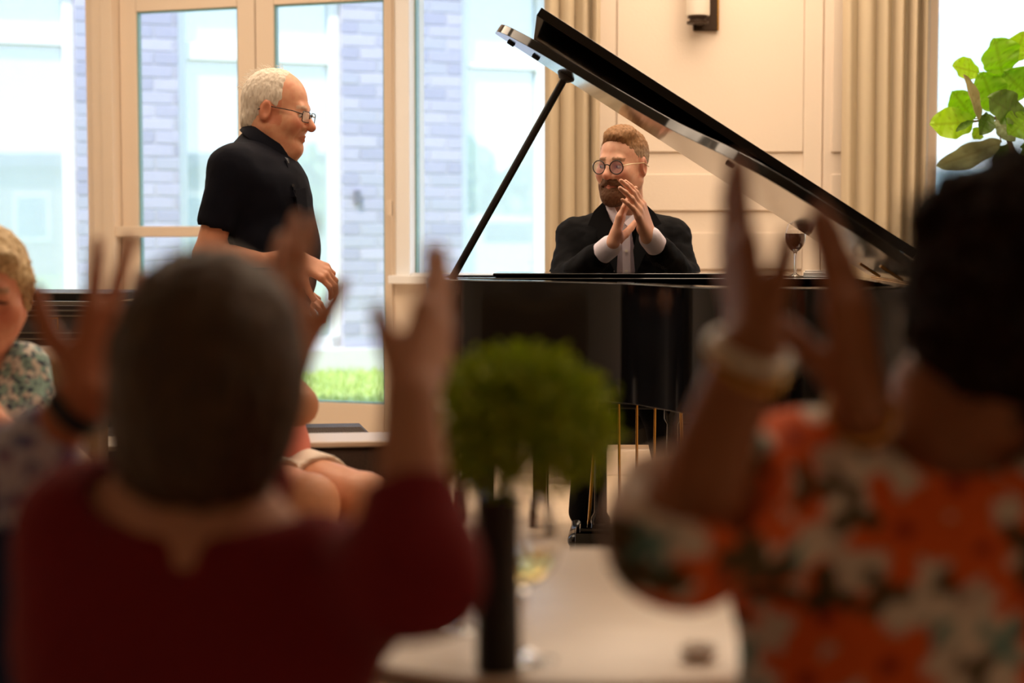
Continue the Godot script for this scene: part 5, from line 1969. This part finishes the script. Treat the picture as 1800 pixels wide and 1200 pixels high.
# ---------------------------------------------------------------- the woman in the floral blouse
func woman_floral() -> void:
	var o := person("person in white blouse with orange flowers and dark curly hair clapping")
	var skin := lin(150, 92, 56)
	var plain := func(p: Vector3, _n: Vector3) -> Color: return skin
	var N := px(1668, 775, 1.72)
	var S1 := px(1405, 850, 1.68)
	var S2 := px(1960, 850, 1.72)
	var E1 := px(1202, 930, 1.56)
	var W1 := px(1326, 598, 1.50)
	var E2 := px(1500, 930, 1.86)
	var W2 := px(1514, 705, 1.60)
	var m := MB.new(); m.tinted = true
	var T := frame(px(1765, 545, 1.70), Vector3(-0.40, 0, -0.92), Vector3.UP, 1.0)
	var hf := Field.new()
	head(hf, T)
	hf.cap(T * Vector3(0, -0.06, -0.02), N, 0.056, 0.060, 0.02)
	later(m, hf, 0.006, plain)
	var bf := Field.new()
	bf.cap(N + Vector3(0, 0.05, 0), N + Vector3(0, -0.06, 0), 0.058, 0.075, 0.03)
	bf.flat(px(1640, 1150, 1.70), px(1640, 1560, 1.7), 0.165, 0.17, Vector3.BACK, 1.5)
	bf.cap(S1, E1, 0.048, 0.042, 0.02); bf.cap(E1, W1, 0.043, 0.029, 0.02)
	bf.cap(S2, E2, 0.048, 0.042, 0.02); bf.cap(E2, W2, 0.042, 0.027, 0.02)
	later(m, bf, 0.010, plain)
	var h := Field.new()
	h.cap(E1.lerp(W1, 0.92), W1, 0.029, 0.026, 0.01)
	hand(h, W1, Vector3(-0.12, 0.88, -0.42), Vector3(0.93, 0.1, -0.32), -1.0, [0.06, 0.06, 0.07, 0.09, 0.0], 0.90, 0.1, 0.75, 0.72)
	later(m, h, 0.004, plain)
	var h2 := Field.new()
	h2.cap(E2.lerp(W2, 0.92), W2, 0.028, 0.025, 0.01)
	hand(h2, W2, Vector3(-0.13, 0.95, -0.12), Vector3(-0.80, 0.0, -0.60), 1.0, [0.06, 0.06, 0.07, 0.08, 0.5], 0.98, 0.1, 0.1, 0.7)
	later(m, h2, 0.004, plain)
	part("body", soon(m), skin_m, o)
	var hn := noise(26.0, 3, 61)
	var hr := Field.new()
	hr.ell(px(1790, 500, 1.70), Vector3(0.112, 0.128, 0.118), Basis.IDENTITY, 0.02)
	hr.ell(px(1800, 640, 1.72), Vector3(0.098, 0.07, 0.09), Basis.IDENTITY, 0.05)
	var rng := RandomNumberGenerator.new(); rng.seed = 8
	for k in 70:
		var d := Vector3(rng.randfn(), rng.randfn(), rng.randfn()).normalized()
		hr.ball(px(1790, 510, 1.70) + d * Vector3(0.110, 0.130, 0.115), rng.randf_range(0.012, 0.022), 0.012)
	hr.rough = hn; hr.rough_amp = 0.010
	part("hair", skin_of(hr, 0.008, func(p: Vector3, _n: Vector3) -> Color: return lin(26, 18, 14).lerp(lin(54, 38, 26), clampf(hn.get_noise_3dv(p * 3.0) + 0.3, 0.0, 1.0))), vmat(0.85, 0.2), o)
	var curls := MB.new()
	for k in 500:
		var d := Vector3(rng.randfn(), rng.randfn() + 0.2, rng.randfn()).normalized()
		var p := px(1790, 505, 1.70) + d * Vector3(0.118, 0.136, 0.122)
		var t := d.cross(Vector3(rng.randfn(), rng.randfn(), rng.randfn())).normalized()
		var pts := []
		for j in 6:
			var a := j * 1.3
			pts.append(p + d * 0.005 * j + (t * cos(a) + d.cross(t) * sin(a)) * 0.006)
		curls.tube(pts, 0.0009, 3, false)
	part("curls", curls.mesh(), mat(rgb(30, 21, 16), 0.7), o).set_meta("kind", "stuff")
	# blouse with printed flowers
	var sf := Field.new()
	sf.flat(px(1640, 1150, 1.70), px(1640, 1560, 1.7), 0.196, 0.205, Vector3.BACK, 1.45, 0.03)
	sf.flat(px(1500, 980, 1.7), px(1800, 980, 1.7), 0.12, 0.12, Vector3.BACK, 1.2, 0.05)
	sf.cap(N + Vector3(0, -0.075, 0), S1, 0.058, 0.064, 0.05); sf.cap(N + Vector3(0, -0.075, 0), S2, 0.058, 0.066, 0.05)
	sf.cap(S1, E1, 0.070, 0.070, 0.04)
	sf.cap(E1, E1.lerp(W1, 0.32), 0.066, 0.062, 0.03)
	sf.cap(S2, E2, 0.066, 0.06, 0.04)
	sf.cap(E1.lerp(W1, 0.40), E1.lerp(W1, 0.8), 0.075, 0.075, 0.004, 1)
	sf.ell(px(1668, 765, 1.70), Vector3(0.080, 0.036, 0.12), Basis.IDENTITY, 0.01, 1)
	sf.rough = noise(8.0, 2, 71); sf.rough_amp = 0.006
	var fl := [[1300, 880, 0.052, 0], [1245, 975, 0.045, 0], [1400, 770, 0.042, 0], [1590, 930, 0.055, 0], [1690, 860, 0.050, 0], [1720, 960, 0.045, 0], [1450, 1080, 0.055, 0], [1550, 1160, 0.055, 0], [1790, 1040, 0.035, 0], [1330, 1010, 0.035, 0], [1780, 800, 0.035, 0], [1420, 1200, 0.04, 0],
		[1500, 900, 0.045, 1], [1475, 850, 0.026, 1], [1365, 1040, 0.038, 1], [1545, 1035, 0.040, 1], [1650, 1020, 0.026, 1], [1330, 820, 0.022, 1], [1290, 1120, 0.035, 1], [1700, 1160, 0.035, 1], [1230, 870, 0.024, 1], [1150, 850, 0.02, 1],
		[1600, 792, 0.024, 2], [1535, 785, 0.020, 2], [1745, 1120, 0.040, 2], [1130, 920, 0.034, 2], [1385, 965, 0.022, 2], [1690, 760, 0.018, 2], [1200, 810, 0.024, 2], [1640, 1100, 0.025, 2], [1320, 1170, 0.025, 2],
		[1860, 900, 0.05, 0], [1960, 840, 0.04, 0], [1900, 1010, 0.05, 0], [2010, 960, 0.045, 0], [1850, 1130, 0.05, 0], [1985, 1100, 0.05, 0], [1910, 790, 0.03, 1], [1930, 930, 0.03, 1], [1840, 980, 0.028, 2], [2040, 880, 0.028, 2], [1930, 1160, 0.035, 1], [2050, 1040, 0.03, 1]]
	var spots := []
	for q in fl:
		spots.append([px(q[0], q[1], 1.60), q[2] * [1.05, 0.66, 0.74][q[3]], q[3], rng.randf() * TAU])
	for k in 60:
		spots.append([px(1640, 900, 1.7) + Vector3(rng.randf_range(-0.35, 0.35), rng.randf_range(-0.4, 0.1), 0.0), rng.randf_range(0.02, 0.05), rng.randi() % 3, rng.randf() * TAU, true])
	var inks := [lin(234, 100, 28), lin(78, 66, 34), lin(92, 148, 148)]
	var base := lin(236, 222, 210)
	var print_n := noise(22.0, 2, 90)
	part("blouse", skin_of(sf, 0.0075, func(p: Vector3, n: Vector3) -> Color:
		var c := base.lerp(lin(196, 170, 160), clampf(print_n.get_noise_3dv(p) * 1.4, 0.0, 0.7))
		for s in spots:
			if s.size() > 4 and n.z > 0.0: continue
			var dx: float = p.x - s[0].x
			var dy: float = p.y - s[0].y
			var r := sqrt(dx * dx + dy * dy)
			if r > s[1] * 1.1: continue
			var a: float = atan2(dy, dx) + s[3]
			var lobes: float = [0.74 + 0.26 * cos(5.0 * a), 0.66 + 0.34 * cos(3.0 * a), 0.6 + 0.4 * cos(4.0 * a)][s[2]]
			if r < s[1] * lobes:
				c = inks[s[2]]
				if s[2] == 0 and r < s[1] * 0.16: c = lin(150, 30, 14)
				if s[2] != 0: break
		return c), vmat(0.85), o)
	part("bracelet", ring(W1.lerp(E1, 0.06), W1 - E1, 0.034, 0.0065), mat(rgb(226, 214, 196), 0.3), o)
	part("bracelet", ring(W1.lerp(E1, 0.11), (W1 - E1) + Vector3(0.04, 0, 0.05), 0.036, 0.004), M.brass, o)
	part("bangle", ring(W2.lerp(E2, 0.08), W2 - E2, 0.031, 0.004), M.brass, o)
	var seat := px(1640, 1560, 1.7); seat.y = 0.48
	var tf := Field.new()
	tf.flat(seat + Vector3(0, 0.06, 0), seat, 0.18, 0.19, Vector3.BACK, 1.2)
	for s in [-0.09, 0.09]:
		tf.cap(seat + Vector3(s, 0, 0), seat + Vector3(s * 1.2, 0.0, -0.36), 0.085, 0.065, 0.03)
		tf.cap(seat + Vector3(s * 1.2, 0.0, -0.36), Vector3(seat.x + s * 1.2, 0.06, seat.z - 0.36), 0.062, 0.045, 0.02)
	part("trousers", skin_of(tf, 0.016), mat(rgb(60, 56, 54), 0.9), o)
	low_chair(thing("dining_chair", "dark wooden chair under the person in the floral blouse", "chair", Vector3(seat.x, 0, seat.z)))

# ---------------------------------------------------------------- the person in navy at the edge
func person_navy() -> void:
	var o := person("person in navy vest with patterned sleeve and dark wristband raising a hand")
	var skin := lin(190, 120, 86)
	var plain := func(p: Vector3, _n: Vector3) -> Color: return skin
	var S := px(-110, 850, 2.0)
	var E := px(28, 835, 1.96)
	var W := px(158, 692, 1.92)
	var m := MB.new(); m.tinted = true
	var bf := Field.new()
	bf.flat(px(-160, 950, 2.05), px(-160, 1600, 2.05), 0.12, 0.14, Vector3.BACK, 1.4)
	bf.cap(S, E, 0.045, 0.042, 0.02); bf.cap(E, W, 0.040, 0.028, 0.02)
	bf.cap(px(-190, 860, 2.05), px(-190, 700, 2.05), 0.055, 0.05, 0.03)
	later(m, bf, 0.010, plain)
	var T := frame(px(-200, 540, 2.05), Vector3(0.1, 0, -1), Vector3.UP, 1.0)
	var hf := Field.new()
	head(hf, T)
	later(m, hf, 0.007, plain)
	var h := Field.new()
	h.cap(E.lerp(W, 0.92), W, 0.028, 0.026, 0.01)
	hand(h, W, Vector3(0.26, 0.90, -0.35), Vector3(-0.35, 0.2, -0.90), 1.0, [0.10, 0.08, 0.30, 0.45, 0.0], 0.98, 1.6, 1.0)
	later(m, h, 0.004, plain)
	part("body", soon(m), skin_m, o)
	var hr := Field.new()
	hr.ell(T * Vector3(0, 0.03, -0.02), Vector3(0.09, 0.11, 0.11), T.basis.orthonormalized(), 0.02)
	hr.half(T * Vector3(0, 0, 0.04), Vector3(0, -0.5, -1.0), 0.02)
	part("hair", skin_of(hr, 0.010), mat(rgb(90, 70, 52), 0.8), o)
	var vf := Field.new()
	vf.flat(px(-150, 960, 2.05), px(-150, 1600, 2.05), 0.146, 0.16, Vector3.BACK, 1.35)
	vf.cap(px(-190, 880, 2.05), S, 0.06, 0.06, 0.04)
	part("vest", skin_of(vf, 0.012), mat(rgb(16, 24, 56), 0.9), o)
	var pn := noise(38.0, 2, 14)
	var sl := Field.new()
	sl.cap(S, E, 0.058, 0.056, 0.02)
	sl.cap(E, E.lerp(W, 0.34), 0.054, 0.050, 0.03)
	sl.rough = noise(16.0, 2, 15); sl.rough_amp = 0.006
	part("sleeve", skin_of(sl, 0.007, func(p: Vector3, _n: Vector3) -> Color:
		var k := pn.get_noise_3dv(p)
		return lin(206, 206, 224) if k < 0.12 else (lin(60, 76, 150) if k < 0.35 else lin(140, 90, 140))), vmat(0.85), o)
	var band := MB.new()
	var axis := (W - E).normalized()
	band.tube([W.lerp(E, 0.10), W.lerp(E, 0.24)], 0.0345, 20)
	part("wristband", band.mesh(), mat(rgb(16, 18, 30), 0.6), o)
	var tf := Field.new()
	var seat := px(-160, 1600, 2.05); seat.y = 0.48
	tf.flat(seat + Vector3(0, 0.06, 0), seat, 0.16, 0.17, Vector3.BACK, 1.2)
	for s in [-0.09, 0.09]:
		tf.cap(seat + Vector3(s, 0, 0), seat + Vector3(s * 1.2, 0.0, -0.36), 0.085, 0.065, 0.03)
		tf.cap(seat + Vector3(s * 1.2, 0.0, -0.36), Vector3(seat.x + s * 1.2, 0.06, seat.z - 0.36), 0.062, 0.045, 0.02)
	part("trousers", skin_of(tf, 0.018), mat(rgb(50, 50, 60), 0.9), o)
	low_chair(thing("dining_chair", "dark wooden chair under the person in the navy vest", "chair", Vector3(seat.x, 0, seat.z)))

# ---------------------------------------------------------------- the seated woman with blond hair
func woman_blonde() -> void:
	var D := 3.75
	var o := person("smiling person with short blond hair in teal patterned blouse on the sofa")
	var skin := lin(226, 160, 130)
	var ruddy := lin(206, 116, 90)
	var T := frame(px(-22, 512, D), Vector3(0.22, -0.22, 0.95), Vector3(0, 1, 0), 1.04)
	var ax := T.basis.orthonormalized()
	var N := px(-24, 612, D + 0.03)
	var S1 := px(38, 650, D + 0.03)
	var S0 := px(-100, 650, D + 0.03)
	var E1 := px(58, 800, D - 0.02)
	var m := MB.new(); m.tinted = true
	var hf := Field.new()
	head(hf, T, {"wide": 1.05, "smile": 0.007})
	hf.cap(T * Vector3(0, -0.06, -0.02), N, 0.055, 0.06, 0.03)
	later(m, hf, 0.0045, face_paint(T, skin, ruddy, lin(196, 96, 88), lin(150, 120, 90), 0.8, true))
	var plain := func(p: Vector3, _n: Vector3) -> Color: return skin
	var bf := Field.new()
	bf.cap(N + Vector3(0, 0.02, 0), N + Vector3(0, -0.10, 0), 0.055, 0.09, 0.03)
	bf.flat(px(-28, 780, D), px(-30, 930, D + 0.1), 0.14, 0.16, Vector3.BACK, 1.3)
	var W1 := px(-10, 740, D - 0.25)
	bf.cap(S1, E1, 0.045, 0.04, 0.02); bf.cap(E1, W1, 0.04, 0.027, 0.02)
	bf.cap(S0, px(-130, 800, D - 0.02), 0.045, 0.04, 0.02); bf.cap(px(-130, 800, D - 0.02), px(-60, 740, D - 0.25), 0.04, 0.027, 0.02)
	later(m, bf, 0.012, plain)
	var h := Field.new()
	hand(h, W1, Vector3(-0.4, 0.75, 0.2), Vector3(-0.8, -0.2, -0.4), 1.0, [0.4, 0.4, 0.45, 0.5, 0.3], 0.95, 0.5)
	later(m, h, 0.005, plain)
	part("body", soon(m), skin_m, o)
	var hn := noise(45.0, 2, 33)
	var hr := Field.new()
	hr.ell(T * Vector3(0, 0.040, -0.016), Vector3(0.092, 0.104, 0.110), ax, 0.02)
	hr.cap(T * Vector3(-0.05, 0.10, 0.06), T * Vector3(0.05, 0.085, 0.075), 0.026, 0.022, 0.03)
	for s in [-1.0, 1.0]:
		hr.cap(T * Vector3(s * 0.075, 0.03, 0.02), T * Vector3(s * 0.074, -0.045, 0.005), 0.022, 0.012, 0.03)
	hr.half(T * Vector3(0, 0.0, 0.030), ax * Vector3(0, -0.62, 0.95), 0.01)
	hr.rough = hn; hr.rough_amp = 0.008; hr.rough_scale = Vector3(2.0, 0.8, 1.6)
	part("hair", skin_of(hr, 0.005, func(p: Vector3, _n: Vector3) -> Color: return lin(226, 202, 160).lerp(lin(160, 128, 86), clampf(hn.get_noise_3dv(p * Vector3(3, 0.9, 3)) + 0.25, 0.0, 0.9))), vmat(0.65), o)
	var sf := Field.new()
	sf.flat(px(-28, 768, D + 0.02), px(-30, 940, D + 0.1), 0.160, 0.18, Vector3.BACK, 1.25)
	sf.cap(N + Vector3(0, -0.035, 0), S1, 0.05, 0.058, 0.04); sf.cap(N + Vector3(0, -0.035, 0), S0, 0.05, 0.058, 0.04)
	sf.cap(S1, S1.lerp(E1, 0.72), 0.058, 0.062, 0.03)
	sf.cap(S0, S0.lerp(px(-130, 800, D - 0.02), 0.72), 0.058, 0.062, 0.03)
	sf.cap(N + Vector3(0.01, 0.02, 0.06), N + Vector3(0.0, -0.15, 0.16), 0.06, 0.02, 0.006, 1)
	sf.rough = noise(14.0, 2, 51); sf.rough_amp = 0.006
	var pa := noise(34.0, 2, 52)
	var pb := noise(60.0, 2, 53)
	part("blouse", skin_of(sf, 0.0055, func(p: Vector3, _n: Vector3) -> Color:
		var a := pa.get_noise_3dv(p)
		var b := pb.get_noise_3dv(p * Vector3(1, 1.4, 1))
		if b > 0.30: return lin(36, 48, 84)
		if absf(a) < 0.05: return lin(120, 130, 140)
		return lin(222, 216, 208) if a > 0.1 else lin(150, 186, 180)), vmat(0.8), o)
	var seat := px(-30, 950, D + 0.15)
	seat.y = 0.52
	var tf := Field.new()
	tf.flat(seat + Vector3(0, 0.08, 0), seat, 0.17, 0.18, Vector3.BACK, 1.2)
	for s in [-0.09, 0.09]:
		tf.cap(seat + Vector3(s, 0, 0), seat + Vector3(s * 1.2, 0.0, 0.42), 0.085, 0.065, 0.03)
		tf.cap(seat + Vector3(s * 1.2, 0.0, 0.42), Vector3(seat.x + s * 1.2, 0.06, seat.z + 0.46), 0.062, 0.045, 0.02)
	part("trousers", skin_of(tf, 0.018), mat(rgb(196, 190, 180), 0.9), o)

# ---------------------------------------------------------------- the seated woman in coral and white
func woman_coral() -> void:
	var o := person("person in coral top and white shorts sitting in the dark armchair")
	var skin := lin(206, 146, 112)
	var plain := func(p: Vector3, _n: Vector3) -> Color: return skin
	var hip := px(415, 838, 4.48)
	var K1 := px(545, 884, 3.98)
	var K2 := px(640, 880, 4.10)
	var H1 := hip + Vector3(0.02, 0, 0.10)
	var H2 := hip + Vector3(0.06, 0, -0.06)
	var S := px(462, 628, 4.12)
	var E := px(522, 712, 4.05)
	var T := frame(px(405, 570, 4.0), Vector3(0.6, -0.3, 0.7), Vector3.UP, 0.98)
	var m := MB.new(); m.tinted = true
	var hf := Field.new()
	head(hf, T)
	hf.cap(T * Vector3(0, -0.06, -0.02), px(400, 640, 4.15), 0.055, 0.06, 0.03)
	later(m, hf, 0.007, plain)
	var bf := Field.new()
	bf.flat(px(416, 730, 4.28), hip, 0.12, 0.14, Vector3.BACK, 1.2)
	bf.cap(px(400, 640, 4.15), S, 0.05, 0.05, 0.03)
	bf.cap(S, E, 0.052, 0.046, 0.03)
	bf.cap(E, px(470, 700, 3.86), 0.044, 0.028, 0.03)
	for s in [[H1, K1], [H2, K2]]:
		bf.cap(s[0], s[1], 0.090, 0.066, 0.03)
		var an := Vector3(s[1].x + 0.02, 0.09, s[1].z + 0.04)
		bf.cap(s[1], an, 0.062, 0.04, 0.03)
		bf.cap(an + Vector3(0, -0.05, 0), an + Vector3(0.05, -0.06, 0.13), 0.035, 0.028, 0.03)
	later(m, bf, 0.010, plain)
	var h := Field.new()
	hand(h, px(470, 700, 3.86), Vector3(-0.5, 0.5, 0.2), Vector3(-0.5, 0, -0.7), 1.0, [0.2, 0.2, 0.2, 0.2, 0.2], 0.94, 0.6)
	later(m, h, 0.006, plain)
	part("body", soon(m), skin_m, o)
	var hr := Field.new()
	hr.ell(T * Vector3(0, 0.035, -0.02), Vector3(0.09, 0.105, 0.11), T.basis.orthonormalized(), 0.02)
	hr.half(T * Vector3(0, 0, 0.035), T.basis.orthonormalized() * Vector3(0, -0.6, 0.95), 0.01)
	part("hair", skin_of(hr, 0.009), mat(rgb(170, 140, 100), 0.75), o)
	var sf := Field.new()
	sf.flat(px(424, 735, 4.30), px(432, 800, 4.45), 0.135, 0.165, Vector3.BACK, 1.15, 0.03)
	sf.cap(px(400, 650, 4.17), S, 0.055, 0.060, 0.03)
	sf.cap(px(440, 750, 4.40), px(470, 770, 4.38), 0.10, 0.10, 0.03)
	sf.cap(px(450, 800, 4.42), px(478, 800, 4.38), 0.10, 0.10, 0.02)
	part("top", skin_of(sf, 0.010), grain(mat(rgb(236, 140, 124), 0.85), null, Vector3(30, 30, 30), M.cloth_n, 0.5), o)
	var tf := Field.new()
	tf.flat(hip + Vector3(0.02, 0.02, 0), hip + Vector3(0.04, -0.02, 0.02), 0.16, 0.16, Vector3.UP, 1.3)
	for s in [[H1, K1], [H2, K2]]:
		tf.cap(s[0], s[0].lerp(s[1], 0.62), 0.102, 0.090, 0.03)
		tf.cap(s[0].lerp(s[1], 0.56) + (s[1] - s[0]).normalized() * 0.13, s[1], 0.13, 0.13, 0.003, 1)
	part("shorts", skin_of(tf, 0.010), grain(mat(rgb(232, 220, 206), 0.85), null, Vector3(30, 30, 30), M.cloth_n, 0.4), o)
